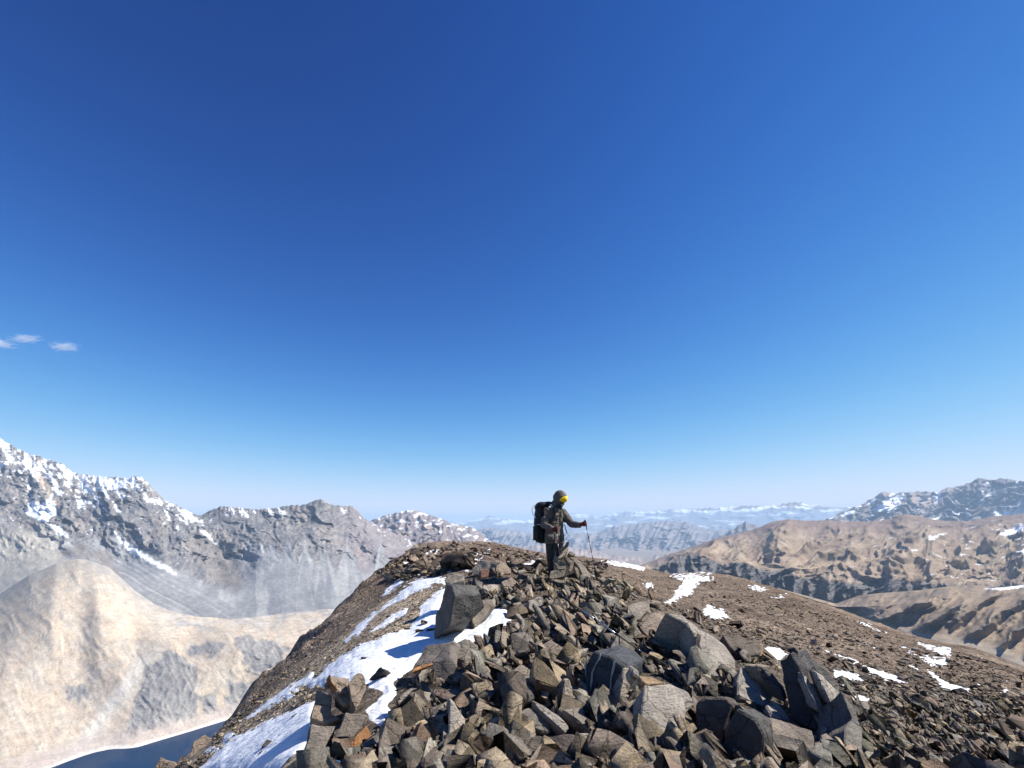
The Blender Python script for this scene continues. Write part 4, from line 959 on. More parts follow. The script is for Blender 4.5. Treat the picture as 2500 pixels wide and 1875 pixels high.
hero(6, [(90, 760), (270, 800), (325, 900), (335, 980), (270, 1025), (10, 890), (0, 800)], (-0.6, -0.76, 0.15), 0.35, (0.09, 0.085, 0.082), 'dark-faced block in the lower centre below the brown wedge', d=4.95)
hero(6, [(270, 640), (390, 700), (450, 880), (340, 900), (270, 800), (95, 755)], (0.3, -0.75, 0.6), 0.3, GREY, 'grey rounded stone above the dark-faced block in the lower centre', d=5.05)
hero(6, [(430, 480), (540, 400), (640, 480), (645, 545), (540, 570), (440, 570)], (0.1, -0.85, 0.5), 0.3, BRN, 'blocky brown stone left of the dark veined block', d=5.8)
hero(6, [(600, 600), (700, 500), (880, 480), (800, 560), (720, 640)], (0.1, -0.55, 0.8), 0.2, LIGHT, 'pale sloping slab above the dark veined block', d=5.3)
# dark block with pale veins
vb, fp, nn = hero(6, [(868, 590), (905, 508), (1080, 570), (1192, 655), (1145, 960), (1090, 1010), (985, 955), (800, 850), (800, 740)], (-0.5, -0.83, 0.2), 0.35, (0.075, 0.078, 0.085), 'dark upright block crossed by pale veins', ext=(0.75, 0.65, 0), d=4.75, taper=0.95, name='veined_block', rough=0.01, g='vein')
M_VEIN = mat_plain('quartz_vein', (0.33, 0.31, 0.28), 0.6, 0.2, 40)
def strip_on_face(name, zn, pts, n, ref, w, parent, mat, off=0.016):
    n = Vector(n).normalized(); k = n.dot(ref) + off; P3 = []
    for x, y in Z(zn, pts):
        u, s_ = ray(x, y); rv = Vector((float(u), 1, float(s_))); P3.append(rv * (k / n.dot(rv)))
    bm = bmesh.new(); L = []
    for i, p in enumerate(P3):
        tdir = (P3[min(i + 1, len(P3) - 1)] - P3[max(i - 1, 0)]).normalized(); sd = n.cross(tdir).normalized() * w * (0.5 + 0.25 * math.sin(i * 2.1))
        L.append([bm.verts.new(p + sd), bm.verts.new(p + n * 0.004), bm.verts.new(p - sd), bm.verts.new(p - n * 0.03)])
    for a, b in zip(L[:-1], L[1:]):
        for j in range(4): bm.faces.new((a[j], a[(j + 1) % 4], b[(j + 1) % 4], b[j]))
    bmesh.ops.recalc_face_normals(bm, faces=bm.faces)
    me = bpy.data.meshes.new(name); bm.to_mesh(me); bm.free(); return link(name, me, mat, parent)
strip_on_face('pale_vein', 6, [(975, 535), (965, 590), (930, 650), (905, 710), (900, 790), (890, 870)], nn, fp[7], 0.012, vb, M_VEIN)
strip_on_face('pale_vein', 6, [(1105, 600), (1095, 680), (1075, 760), (1070, 850), (1040, 940)], nn, fp[7], 0.016, vb, M_VEIN)
strip_on_face('pale_vein', 6, [(860, 560), (845, 650), (850, 740)], nn, fp[7], 0.008, vb, M_VEIN)
hero(6, [(705, 640), (790, 600), (790, 760), (775, 840), (720, 720)], (0.35, -0.85, 0.4), 0.12, GREY, 'narrow grey shard left of the dark veined block', d=4.95, g='vein')
hero(6, [(1190, 660), (1262, 655), (1255, 860), (1200, 1090), (1150, 1100), (1150, 960)], (0.45, -0.85, 0.3), 0.25, GREY, 'grey edge slab right of the dark veined block', d=4.68, g='vein')
# big pale slab
hero(6, [(1370, 800), (1620, 810), (1780, 880), (1845, 980), (1752, 1060), (1722, 1180), (1650, 1345), (1440, 1490), (1250, 1470), (1270, 1240), (1340, 1120)], (0.15, -0.78, 0.62), 0.45, LIGHT, 'largest pale slab with a smooth broad face in the foreground', d=4.1, name='pale_slab', rough=0.012, g='pale')
hero(6, [(1310, 715), (1400, 715), (1570, 805), (1400, 812), (1345, 770)], (0.1, -0.5, 0.85), 0.1, TAN, 'tan-topped stone above the largest pale slab', d=4.75, g='pale')
hero(6, [(1250, 640), (1330, 680), (1340, 760), (1270, 720)], (0.2, -0.8, 0.6), 0.15, LIGHT, 'pale wedge between the veined block and the tan-topped stone', d=4.9, g='pale')
hero(6, [(270, 1570), (290, 1300), (400, 1250), (750, 1258), (900, 1350), (1000, 1420), (1150, 1500), (1210, 1580)], (-0.05, -0.6, 0.8), 0.35, (0.155, 0.125, 0.105), 'broad dark brown slab along the bottom edge', d=3.75, name='brown_slab')
hero(6, [(365, 950), (480, 1000), (705, 1200), (660, 1255), (560, 1170), (400, 1020)], (0.1, -0.72, 0.7), 0.12, LIGHT, 'long diagonal slab in the bottom centre', d=4.35)
hero(6, [(20, 1150), (210, 1118), (375, 1200), (385, 1280), (290, 1305), (205, 1210)], (-0.05, -0.75, 0.65), 0.25, GREY, 'grey stone above the pale triangular rock', d=4.2)
hero(6, [(205, 1105), (340, 1008), (500, 1110), (545, 1255), (420, 1235)], (0.1, -0.75, 0.66), 0.25, (0.24, 0.215, 0.18), 'pale greenish slab behind the broad brown slab', d=4.25)
hero(6, [(945, 1215), (1080, 1280), (1222, 1340), (1205, 1425), (1130, 1435), (985, 1330)], (0.1, -0.7, 0.7), 0.14, LIGHT, 'pale plate leaning left of the largest pale slab', d=4.05)
hero(6, [(620, 1035), (830, 1020), (845, 1080), (940, 1200), (890, 1240), (760, 1130)], (0.1, -0.6, 0.8), 0.12, GREY, 'grey plate above the pale leaning plate', d=4.4)
hero(6, [(780, 1255), (860, 1250), (975, 1320), (970, 1370), (900, 1350)], (0.1, -0.6, 0.8), 0.12, LIGHT, 'small pale plate on the broad brown slab', d=3.95)
hero(6, [(645, 760), (700, 760), (800, 960), (780, 1010), (650, 1000)], (0.3, -0.85, 0.4), 0.15, GREY, 'upright grey shard left of the dark gap under the veined block', d=4.7)
# crest, right half
hero(6, [(1220, 110), (1320, 60), (1425, 60), (1420, 130), (1330, 235), (1218, 225)], (0.05, -0.8, 0.6), 0.5, GREY, 'weathered boulder at the right of the lying pole', d=7.8)
hero(6, [(1330, 300), (1430, 170), (1560, 150), (1630, 250), (1570, 430), (1440, 430)], (0.0, -0.8, 0.6), 0.5, BRN, 'knobbly brown boulder right of the crest centre', d=7.0)
hero(6, [(1530, 430), (1600, 340), (1690, 330), (1755, 490), (1690, 570), (1600, 530)], (-0.3, -0.9, 0.3), 0.4, (0.14, 0.12, 0.1), 'dark brown block below the knobbly boulder', d=6.6)
hero(6, [(1640, 245), (1740, 270), (1865, 400), (1870, 470), (1820, 570), (1765, 480), (1710, 330)], (0.1, -0.9, 0.4), 0.35, (0.15, 0.13, 0.11), 'dark rounded block left of the pale ledge', d=6.6)
hero(6, [(1690, 590), (1790, 540), (1835, 600), (1800, 665), (1700, 640)], (0.1, -0.8, 0.6), 0.2, GREY, 'small grey stone over the deep shadow right of centre', d=6.2)
hero(6, [(1560, 160), (1700, 180), (1900, 320), (2100, 450), (2205, 600), (2215, 815), (2080, 770), (1920, 640), (1875, 470), (1760, 270)], (0.25, -0.66, 0.7), 0.5, LIGHT, 'long pale ledge falling to the right of the crest', d=5.9, name='pale_ledge', rough=0.012)
hero(7, [(290, 480), (410, 500), (460, 600), (525, 690), (470, 770), (285, 690), (275, 580)], (0.2, -0.7, 0.68), 0.35, LIGHT, 'pale cracked block below the long ledge', d=5.5)
hero(7, [(170, 265), (290, 300), (430, 320), (440, 400), (300, 430), (230, 360)], (0.1, -0.75, 0.6), 0.4, (0.16, 0.13, 0.105), 'dark brown rock behind the long pale ledge', d=7.6)
hero(7, [(340, 340), (455, 335), (460, 420), (400, 440), (330, 410)], (0.3, -0.75, 0.6), 0.3, TAN, 'tan stone beside the snow at the right of the ledge', d=7.0)
hero(7, [(470, 750), (520, 700), (590, 770), (645, 855), (520, 845)], (0.2, -0.65, 0.72), 0.2, LIGHT, 'pale block left of the standing flakes', d=5.2)
hero(7, [(258, 725), (400, 800), (620, 855), (785, 920), (805, 1000), (805, 1190), (620, 1190), (465, 955)], (0.18, -0.7, 0.7), 0.4, (0.225, 0.185, 0.15), 'wide brown outcrop below the standing flakes', d=4.15, name='outcrop', g='out')
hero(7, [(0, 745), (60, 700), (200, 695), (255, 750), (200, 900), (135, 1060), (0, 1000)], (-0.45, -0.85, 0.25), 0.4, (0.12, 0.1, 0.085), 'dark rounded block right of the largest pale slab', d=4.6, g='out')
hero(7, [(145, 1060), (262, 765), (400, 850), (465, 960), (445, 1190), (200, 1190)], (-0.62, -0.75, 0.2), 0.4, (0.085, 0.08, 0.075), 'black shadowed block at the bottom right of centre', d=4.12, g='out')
hero(7, [(475, 940), (560, 945), (640, 1020), (672, 1090), (560, 1060)], (0.0, -0.72, 0.66), 0.1, (0.13, 0.11, 0.1), 'dark plate set in the wide brown outcrop', d=4.18, g='out')
# standing flakes; shade of the sun-averted faces is put into their dark tint
hero(7, [(555, 450), (640, 395), (705, 500), (725, 600), (835, 790), (812, 930), (640, 855), (600, 640)], (-0.7, -0.66, 0.25), 0.35, DARK, 'main face of the standing flakes at the right, its shade painted black', d=5.25, ext=(0.75, 0.65, 0), name='standing_slab', g='fl')
hero(7, [(415, 480), (490, 485), (545, 540), (605, 690), (600, 750), (530, 665), (450, 580)], (0.1, -0.9, 0.4), 0.2, (0.28, 0.225, 0.16), 'left blade of the standing flakes', d=5.6, ext=(-0.5, 0.8, 0), g='fl')
hero(7, [(415, 480), (450, 500), (560, 640), (600, 745), (530, 665), (450, 585)], (-0.8, -0.55, 0.2), 0.1, DARK, 'shaded side of the left blade of the standing flakes, painted dark', d=5.45, ext=(0.7, 0.7, 0), g='fl')
hero(7, [(612, 368), (660, 358), (692, 390), (684, 440), (645, 420)], (-0.4, -0.85, 0.2), 0.12, (0.09, 0.085, 0.08), 'dark knob on top of the standing flakes', d=5.5, g='fl')
hero(7, [(715, 508), (762, 558), (832, 680), (888, 845), (832, 800), (738, 600)], (0.5, -0.8, 0.35), 0.1, LIGHT, 'narrow pale blade in the middle of the standing flakes', d=5.15, ext=(-0.3, 0.9, 0), g='fl')
hero(7, [(758, 515), (795, 508), (905, 750), (882, 810), (832, 680)], (-0.7, -0.66, 0.25), 0.1, DARK, 'slab between the two pale blades, cleft shade painted dark', d=5.2, ext=(0.7, 0.7, 0), g='fl')
hero(7, [(795, 512), (900, 600), (1000, 720), (1045, 815), (960, 795), (905, 745)], (0.45, -0.8, 0.4), 0.15, LIGHT, 'broad pale blade of the standing flakes', d=5.2, ext=(0, 1, 0), g='fl')
hero(7, [(695, 395), (800, 445), (900, 525), (975, 640), (1005, 730), (900, 600), (790, 500), (725, 490)], (0.1, -0.85, 0.5), 0.3, (0.16, 0.15, 0.135), 'dark grey back slab of the standing flakes', d=5.5, g='fl')
hero(7, [(850, 965), (895, 815), (960, 800), (1045, 820), (1005, 915), (930, 985), (825, 1000)], (0.1, -0.78, 0.6), 0.3, GREY, 'grey foot boulder under the pale blades', d=4.95, g='fl')
hero(7, [(975, 640), (1090, 770), (1135, 950), (1115, 1140), (1000, 1010), (1005, 905), (1050, 830)], (0.3, -0.75, 0.55), 0.35, (0.2, 0.18, 0.155), 'sloping grey boulder at the right of the standing flakes', d=4.9, g='fl')
hero(7, [(800, 985), (965, 990), (1060, 1130), (1005, 1190), (800, 1190)], (0.1, -0.68, 0.73), 0.3, LIGHT, 'pale slab at the bottom edge under the standing flakes', d=4.1)
hero(7, [(1140, 1040), (1260, 1090), (1360, 1190), (1120, 1190)], (0.2, -0.7, 0.7), 0.25, GREY, 'grey slab at the bottom edge right of the outcrop', d=4.05)
hero(0, [(460, 1852), (472, 1811), (500, 1789), (525, 1807), (505, 1839), (470, 1866)], (0.2, -0.8, 0.55), 0.5, BRN, 'brown boulder jutting from the left edge above the lake', d=8.3, g='free')
hero(0, [(366, 1895), (391, 1848), (427, 1860), (452, 1895)], (0.2, -0.8, 0.55), 0.5, BRN, 'brown rock tip at the bottom edge beside the lake', d=8.0, g='free')
hero(7, [(1730, 640), (1780, 630), (1835, 650), (1835, 685), (1770, 680)], (-0.1, -0.85, 0.5), 0.4, (0.09, 0.08, 0.075), 'dark boulder sitting on the long snow patch, lower right')
CREST = [(1075, 1470), (1085, 1415), (1160, 1388), (1250, 1384), (1330, 1402), (1450, 1404), (1540, 1440), (1640, 1485), (1740, 1540), (1850, 1600), (2010, 1650), (2080, 1740), (2130, 1900), (760, 1900), (800, 1840), (880, 1840), (970, 1790), (985, 1700), (1010, 1650), (1100, 1600), (1210, 1560), (1260, 1530), (1255, 1485), (1190, 1480)]
RIGHT = [(2060, 1690), (2200, 1690), (2330, 1700), (2560, 1700), (2620, 1900), (2130, 1900)]
SLOPE = [(1470, 1385), (1600, 1410), (1740, 1408), (1900, 1450), (2030, 1490), (2150, 1545), (2330, 1585), (2560, 1660), (2560, 1740), (2300, 1720), (2080, 1700), (1900, 1610), (1740, 1540), (1620, 1480), (1530, 1435)]
LEFT = [(420, 1890), (520, 1790), (640, 1650), (780, 1505), (900, 1420), (1010, 1395), (1075, 1410), (1075, 1480), (1010, 1560), (900, 1640), (780, 1700), (770, 1760), (640, 1900)]
HILL = [(900, 1410), (1000, 1345), (1100, 1332), (1200, 1328), (1300, 1348), (1480, 1375), (1480, 1400), (1330, 1400), (1150, 1390), (1050, 1410), (940, 1420)]

r1 = np.random.default_rng(5)
P, s, q = spread(4600, CREST, (0.10, 0.34), r1, power=2.3, clear=4)
rubble('rock_rubble', P, s, PLATE, 0.75, TINTS, r1, 'jumbled broken stones covering the summit crest', 0.12, plates=True)
P, s, q = spread(11000, CREST, (0.02, 0.075), r1)
rubble('rock_rubble', P, s, LOW, 0.8, TINTS, r1, 'small stone chips filling the gaps of the summit crest', 0.15)
P, s, q = spread(6300, RIGHT, (0.03, 0.16), r1, power=2.4)
rubble('rock_rubble', P, s, PLATE[:12] + LOW[:16], 0.6, TINTS, r1, 'field of broken stones at the lower right', 0.14, plates=True)
P, s, q = spread(3600, [(700, 1895), (2580, 1895), (2580, 1700), (2950, 1790), (2950, 2080), (700, 2080)], (0.06, 0.26), r1, power=2.3)
rubble('rock_rubble', P, s, LOW, 0.6, TINTS, r1, 'broken stones nearer than the bottom edge of the view', 0.12, plates=True)
BROWNS = np.array([1.48, 1.55, 1.62]) * np.array([(0.17, 0.12, 0.085), (0.2, 0.145, 0.1), (0.14, 0.105, 0.08), (0.22, 0.17, 0.12), (0.16, 0.135, 0.11)])
P, s, q = spread(9500, SLOPE, (0.03, 0.2), r1, power=3.0)
rubble('scree', P, s, LOW, 0.5, BROWNS, r1, 'brown scree scattered over the right slope', 0.22, 0.75)
SANDY = 1.55 * np.array([(0.3, 0.235, 0.155), (0.26, 0.2, 0.135), (0.34, 0.27, 0.18), (0.22, 0.175, 0.13), (0.27, 0.23, 0.18)])
P, s, q = spread(6500, LEFT, (0.018, 0.085), r1, snow_keep=0.02, power=2.6)
rubble('gravel', P, s, LOW, 0.5, SANDY, r1, 'sandy gravel bands between the snow strips on the left', 0.34, 0.6)
P, s, q = spread(1500, [(420, 1890), (520, 1780), (640, 1630), (780, 1490), (900, 1405), (930, 1420), (820, 1530), (690, 1660), (560, 1790), (480, 1890)], (0.03, 0.13), r1, power=2.6)
rubble('scree', P, s, LOW, 0.5, BROWNS, r1, 'brown stones along the left edge of the ridge', 0.36, 0.6)
P, s, q = spread(4200, HILL, (0.07, 0.5), r1, snow_keep=0.0, power=2.7)
rubble('scree', P, s, LOW, 0.5, BROWNS * 0.9, r1, 'dark brown stones on the knoll behind the hiker', 0.25)

# ---- larger loose stones, each one an object
LIB = PLATE + BIG[:16]; big_me = []
for k, (v, f) in enumerate(LIB):
    me = tri_mesh('loose_stone', v, f); me.materials.append(M_ROCK); big_me.append(me)
MARKS = [('tall dark standing slab', 1075, 1480), ('upright block beside the standing slab', 1130, 1480), ('flat-topped boulder', 1170, 1390), ('cairn', 1360, 1400), ('pale pointed stone', 1308, 1480), ('brown wedge stone', 1285, 1530), ('upper end of the snow tongue', 1225, 1515),
         ('orange-edged long stone', 1055, 1640), ('orange rock face', 885, 1800), ('pale spike', 1118, 1770), ('pale triangular rock', 1190, 1820), ('dark-faced block', 1245, 1690), ('dark veined block', 1475, 1660), ('largest pale slab', 1610, 1755), ('broad brown bottom slab', 1400, 1830),
         ('lying pole', 1440, 1500), ('knobbly brown boulder', 1595, 1520), ('long pale ledge', 1740, 1560), ('pale cracked block', 1845, 1670), ('black shadowed block', 1810, 1800), ('wide brown outcrop', 1930, 1810), ('standing flakes', 1960, 1680), ('grey boulder right of the flakes', 2090, 1770)]
USED = {}
def describe(px, py, s, tn, far=None):
    size = 'small' if s < 0.19 else ('medium' if s < 0.27 else 'large')
    lum = sum(tn) / 3; red = tn[0] / (tn[2] + 1e-6)
    tone = 'dark grey' if lum < 0.2 else ('reddish-brown' if red > 1.75 else ('tan' if red > 1.68 and lum > 0.26 else ('pale grey' if lum > 0.285 else ('grey-brown' if lum > 0.235 else 'brown'))))
    nm, mx, my = min(MARKS, key=lambda m: (m[1] - px) ** 2 + 1.6 * (m[2] - py) ** 2); dx, dy = px - mx, py - my
    rel = ('right of' if dx > 0 else 'left of') if abs(dx) > abs(dy) else ('below' if dy > 0 else 'above')
    if math.hypot(dx, dy) > 130: rel = 'well ' + rel
    return size, tone, rel, nm
def stone(P, s, r, group, tint=None, tilt=0.7, sink=0.15, plates=True, label=None, px=None):
    k = int(r.integers(0, len(LIB))); o = bpy.data.objects.new('loose_stone', big_me[k]); COL.objects.link(o)
    Rm = plate_mats(1, r)[0] if plates else rot_mats(1, tilt, r)[0]; sc = s * r.uniform(0.85, 1.15, 3); v = (LIB[k][0] * sc) @ Rm.T
    z = P[2] - v[:, 2].min() * (1 - 2 * sink)
    M = np.eye(4); M[:3, :3] = Rm @ np.diag(sc); M[:3, 3] = (P[0], P[1], z)
    o.matrix_world = Matrix(M.tolist())
    tn = TINTS[int(r.integers(0, len(TINTS)))] * r.uniform(0.8, 1.2) if tint is None else np.array(tint)
    o.color = (*tn, 1)
    if label is None:
        size, tone, rel, nm = describe(px[0], px[1], s, tn); label = f'{size} {tone} loose stone {rel} the {nm}'
    return tag(o, label, 'stone', group)
r2 = np.random.default_rng(23)
P, s, q = spread(1100, CREST, (0.2, 0.5), r2, power=2.2, clear=8)
kept = []
for i in np.argsort(-s):
    if (s[i] > 0.3 and q[i, 1] < 1500) or s[i] / P[i, 1] * 1200 > 105: continue
    if all((P[i, 0] - a) ** 2 + (P[i, 1] - b) ** 2 > (0.34 * (s[i] + c_)) ** 2 for a, b, c_ in kept): kept.append((P[i, 0], P[i, 1], s[i])); stone(P[i], s[i], r2, 'stones on the summit crest', px=q[i])
    if len(kept) >= 140: break
P, s, q = spread(38, RIGHT, (0.17, 0.32), r2, power=2.2)
for i in range(len(P)):
    side = 'near the bottom edge' if q[i, 1] > 1790 else ('near the snow patches' if q[i, 1] < 1740 else 'halfway up')
    stone(P[i], s[i], r2, 'stones of the lower right field', label=f"{'larger' if s[i] > 0.22 else 'smaller'} {['olive', 'grey', 'tan', 'dark', 'brown'][i % 5]} stone {side} in the stone field, {'outer right' if q[i, 0] > 2360 else ('inner' if q[i, 0] < 2240 else 'middle')} part", tint=[(0.29, 0.28, 0.21), (0.29, 0.28, 0.27), (0.40, 0.33, 0.23), (0.17, 0.155, 0.14), (0.30, 0.22, 0.165)][i % 5])
P, s, q = spread(22, SLOPE, (0.25, 0.6), r2, power=2.4)
for i in range(len(P)): stone(P[i], s[i] * 0.8, r2, 'boulders on the right slope', tint=[(0.17, 0.135, 0.105), (0.25, 0.2, 0.16)][i % 2], tilt=0.4, sink=0.35, plates=False, label=f"{'larger' if s[i] > 0.36 else 'small'} {['dark', 'lighter brown'][i % 2]} boulder on the brown slope {'near its crest line' if q[i, 1] < 1480 else ('among the snow scraps' if q[i, 0] > 2050 else 'behind the pale ledge')}")
P, s, q = spread(34, HILL, (0.3, 0.95), r2, snow_keep=0.0, power=2.2)
for i in range(len(P)): stone(P[i], s[i], r2, 'boulders on the knoll', tint=[(0.16, 0.12, 0.092), (0.21, 0.16, 0.125), (0.2, 0.13, 0.095)][i % 3], tilt=0.5, sink=0.33, plates=False, label=f"{'large' if s[i] > 0.55 else ('medium' if s[i] > 0.4 else 'small')} {['dark', 'brown', 'reddish'][i % 3]} boulder {'on the left shoulder crags' if q[i, 0] < 1110 else ('on the knoll left of the hiker' if q[i, 0] < 1300 else 'on the saddle right of the hiker')}")
P, s, q = spread(60, [(560, 1860), (760, 1730), (800, 1690), (1040, 1500), (1060, 1540), (930, 1640), (860, 1660), (700, 1860)], (0.07, 0.2), r2, snow_keep=1.0, power=2.0)
m = in_snow(q[:, 0], q[:, 1], 2.0)
for i in np.where(m)[0][:24]: stone(P[i], s[i], r2, 'stones in the snow', tint=(0.2, 0.165, 0.13), tilt=0.4, sink=0.2, plates=False, label=f"{'dark stone' if s[i] > 0.11 else 'small dark stone'} poking through the {'broad snow field' if q[i, 1] < 1690 else 'snow in the lower left corner'}")
# ------------------------------------------------------------------ the cairn
HY = 10.15
def cairn(pts, n, thick, tint, label, d, ext=None, name='cairn_stone', taper=0.85):
    return hero(1, pts, n, thick, tint, label, ext=ext, d=d, taper=taper, rough=0.008, name=name, cat='cairn stone', g='free', group='stones of the cairn beside the hiker')
CT = (0.27, 0.225, 0.165)
def zc(pts): return [(x, y * 1659 / 1659 * (300 / 1659) / (250 / 1382)) for x, y in pts]
cairn(zc([(560, 1180), (640, 1110), (780, 1100), (900, 1200), (960, 1400), (560, 1420)]), (-0.1, -0.9, 0.4), 0.25, (0.13, 0.11, 0.09), 'dark core stone inside the cairn', 9.75)
cairn(zc([(640, 1042), (700, 962), (738, 902), (770, 886), (774, 912), (756, 962), (690, 1012)]), (-0.25, -0.9, 0.3), 0.08, (0.17, 0.145, 0.12), 'thin pointed stone crowning the cairn', 9.62)
cairn(zc([(608, 1132), (640, 1062), (730, 978), (768, 990), (752, 1050), (700, 1092), (645, 1132)]), (0.1, -0.85, 0.5), 0.16, (0.36, 0.29, 0.2), 'tan stone just under the pointed cairn top', 9.6)
cairn(zc([(760, 1050), (790, 1020), (862, 1060), (857, 1097), (800, 1092)]), (0.25, -0.85, 0.45), 0.18, CT, 'small brown stone at the upper right of the cairn', 9.65)
cairn(zc([(540, 1160), (590, 1080), (612, 1090), (622, 1140), (732, 1210), (740, 1232), (600, 1216)]), (-0.15, -0.9, 0.35), 0.12, CT, 'jutting stone on the left side of the cairn', 9.55)
cairn(zc([(700, 1100), (742, 1090), (800, 1150), (832, 1160), (782, 1212), (758, 1182)]), (0.2, -0.9, 0.35), 0.1, CT, 'slanting shard in the middle of the cairn', 9.55)
cairn(zc([(565, 1172), (640, 1230), (742, 1216), (722, 1272), (620, 1277)]), (-0.05, -0.85, 0.5), 0.12, (0.25, 0.21, 0.16), 'flat stone below the jutting stone of the cairn', 9.52)
cairn(zc([(498, 1392), (520, 1300), (612, 1275), (700, 1330), (735, 1288), (742, 1240), (692, 1372), (560, 1400)]), (0.05, -0.88, 0.45), 0.2, CT, 'big lower left stone of the cairn', 9.45)
cairn(zc([(768, 1100), (860, 1108), (962, 1200), (1062, 1340), (1062, 1425), (1000, 1445), (900, 1240), (830, 1160)]), (0.4, -0.82, 0.45), 0.16, (0.3, 0.255, 0.2), 'long slab leaning on the right side of the cairn', 9.5)
cairn(zc([(840, 1230), (890, 1250), (922, 1330), (905, 1400), (935, 1445), (880, 1372)]), (0.35, -0.88, 0.3), 0.06, CT, 'narrow blade standing inside the cairn hollow', 9.5)
cairn(zc([(760, 1292), (790, 1200), (832, 1162), (832, 1230), (792, 1312)]), (0.15, -0.92, 0.3), 0.08, CT, 'small wedge over the cairn hollow', 9.5)
cairn(zc([(480, 1402), (600, 1402), (782, 1422), (762, 1475), (620, 1452)]), (0.0, -0.7, 0.7), 0.15, (0.3, 0.25, 0.19), 'flat footing stone in front of the cairn', 9.3)
cairn(zc([(955, 1475), (1040, 1430), (1130, 1440), (1205, 1500), (1160, 1565), (1020, 1555)]), (0.1, -0.62, 0.78), 0.2, (0.38, 0.33, 0.27), 'pale flat stone at the right foot of the cairn', 9.2)
cairn(zc([(345, 1390), (360, 1345), (430, 1340), (450, 1380), (400, 1420)]), (0.05, -0.8, 0.6), 0.18, CT, 'square brown stone left of the hiker legs', 9.5)

# ------------------------------------------------------------------ the hiker
def hp(zx, zy, dy=0.0):
    return Vector(at(1250 + zx * 250 / 1382, 1160 + zy * 300 / 1659, HY + dy).tolist())
SA = Vector((-0.72, -0.69, 0)); FD = Vector((0.69, -0.72, 0)); UPV = Vector((0, 0, 1))
TMP = bpy.data.scenes.new('workbench')          # empty side scene, only to evaluate modifiers quickly
def add_loft(bm, rings):
    """rings: list of vertex loops, capped"""
    L = [[bm.verts.new(p) for p in r] for r in rings]; n = len(L[0])
    for a, b in zip(L[:-1], L[1:]):
        for j in range(n): bm.faces.new((a[j], a[(j + 1) % n], b[(j + 1) % n], b[j]))
    bm.faces.new(L[0][::-1]); bm.faces.new(L[-1])
def ell(c, ax, ay, n=18, p=2.0):
    out = []
    for k in range(n):
        a = 2 * math.pi * k / n; ca, sa = math.cos(a), math.sin(a)
        out.append(c + ax * (math.copysign(abs(ca) ** (2 / p), ca)) + ay * (math.copysign(abs(sa) ** (2 / p), sa)))
    return out
def add_tube(bm, pts, radii, n=12, flat=None):
    rings = []; up = Vector((0.13, 0.2, 0.97))
    for i, p in enumerate(pts):
        t = (pts[min(i + 1, len(pts) - 1)] - pts[max(i - 1, 0)]).normalized()
        if flat: b = (flat - t * flat.dot(t)).normalized(); a = t.cross(b); r1_, r2_ = radii[i]
        else:
            ref = up if abs(t.dot(up)) < 0.9 else Vector((1, 0, 0)); a = t.cross(ref).normalized(); b = t.cross(a); r1_ = r2_ = radii[i]
        rings.append(ell(p, a * r1_, b * r2_, n))
    add_loft(bm, rings)
def add_ball(bm, c, r, axes=None, seg=16):
    M = Matrix.Translation(c)
    if axes: 
        R = Matrix((axes[0], axes[1], axes[2])).transposed().to_4x4(); M = M @ R
    S = Matrix.Diagonal((*r, 1)) if not isinstance(r, (int, float)) else Matrix.Diagonal((r, r, r, 1))
    bmesh.ops.create_uvsphere(bm, u_segments=seg, v_segments=seg // 2 + 2, radius=1.0, matrix=M @ S)
def fuse(name, bm, mat, parent=None, voxel=0.014, smooth_it=4, folds=0.0, fold_scale=9.0, cut=None):
    """one continuous skin round the pieces in bm"""
    bmesh.ops.recalc_face_normals(bm, faces=bm.faces)
    me = bpy.data.meshes.new(name); bm.to_mesh(me); bm.free()
    o = bpy.data.objects.new(name, me); TMP.collection.objects.link(o)
    m = o.modifiers.new('r', 'REMESH'); m.mode = 'VOXEL'; m.voxel_size = voxel
    s_ = o.modifiers.new('s', 'SMOOTH'); s_.factor = 0.5; s_.iterations = smooth_it
    TMP.view_layers[0].update(); dg = TMP.view_layers[0].depsgraph; me2 = bpy.data.meshes.new_from_object(o.evaluated_get(dg))
    o.modifiers.clear(); o.data = me2; TMP.collection.objects.unlink(o); COL.objects.link(o); me2.name = name; bpy.data.meshes.remove(me)
    if folds:
        for v in me2.vertices:
            w = v.co; a = mnoise.ridged_multi_fractal(Vector((w.x * fold_scale, w.y * fold_scale, w.z * fold_scale * 1.7)), 0.9, 2.0, 3, 1.0, 2.0)
            v.co = w + v.normal * (a - 1.0) * folds
    if cut:
        b2 = bmesh.new(); b2.from_mesh(me2)
        for co, no in cut:
            bmesh.ops.bisect_plane(b2, geom=b2.verts[:] + b2.edges[:] + b2.faces[:], plane_co=co, plane_no=no, clear_outer=True)
        b2.to_mesh(me2); b2.free()
    me2.polygons.foreach_set('use_smooth', np.ones(len(me2.polygons), bool)); me2.materials.append(mat)
    if parent: o.parent = parent
    return o
def solid(name, bm, mat, parent=None, sm=True):
    bmesh.ops.recalc_face_normals(bm, faces=bm.faces)
    me = bpy.data.meshes.new(name); bm.to_mesh(me); bm.free()
    if sm: me.polygons.foreach_set('use_smooth', np.ones(len(me.polygons), bool))
    return link(name, me, mat, parent)

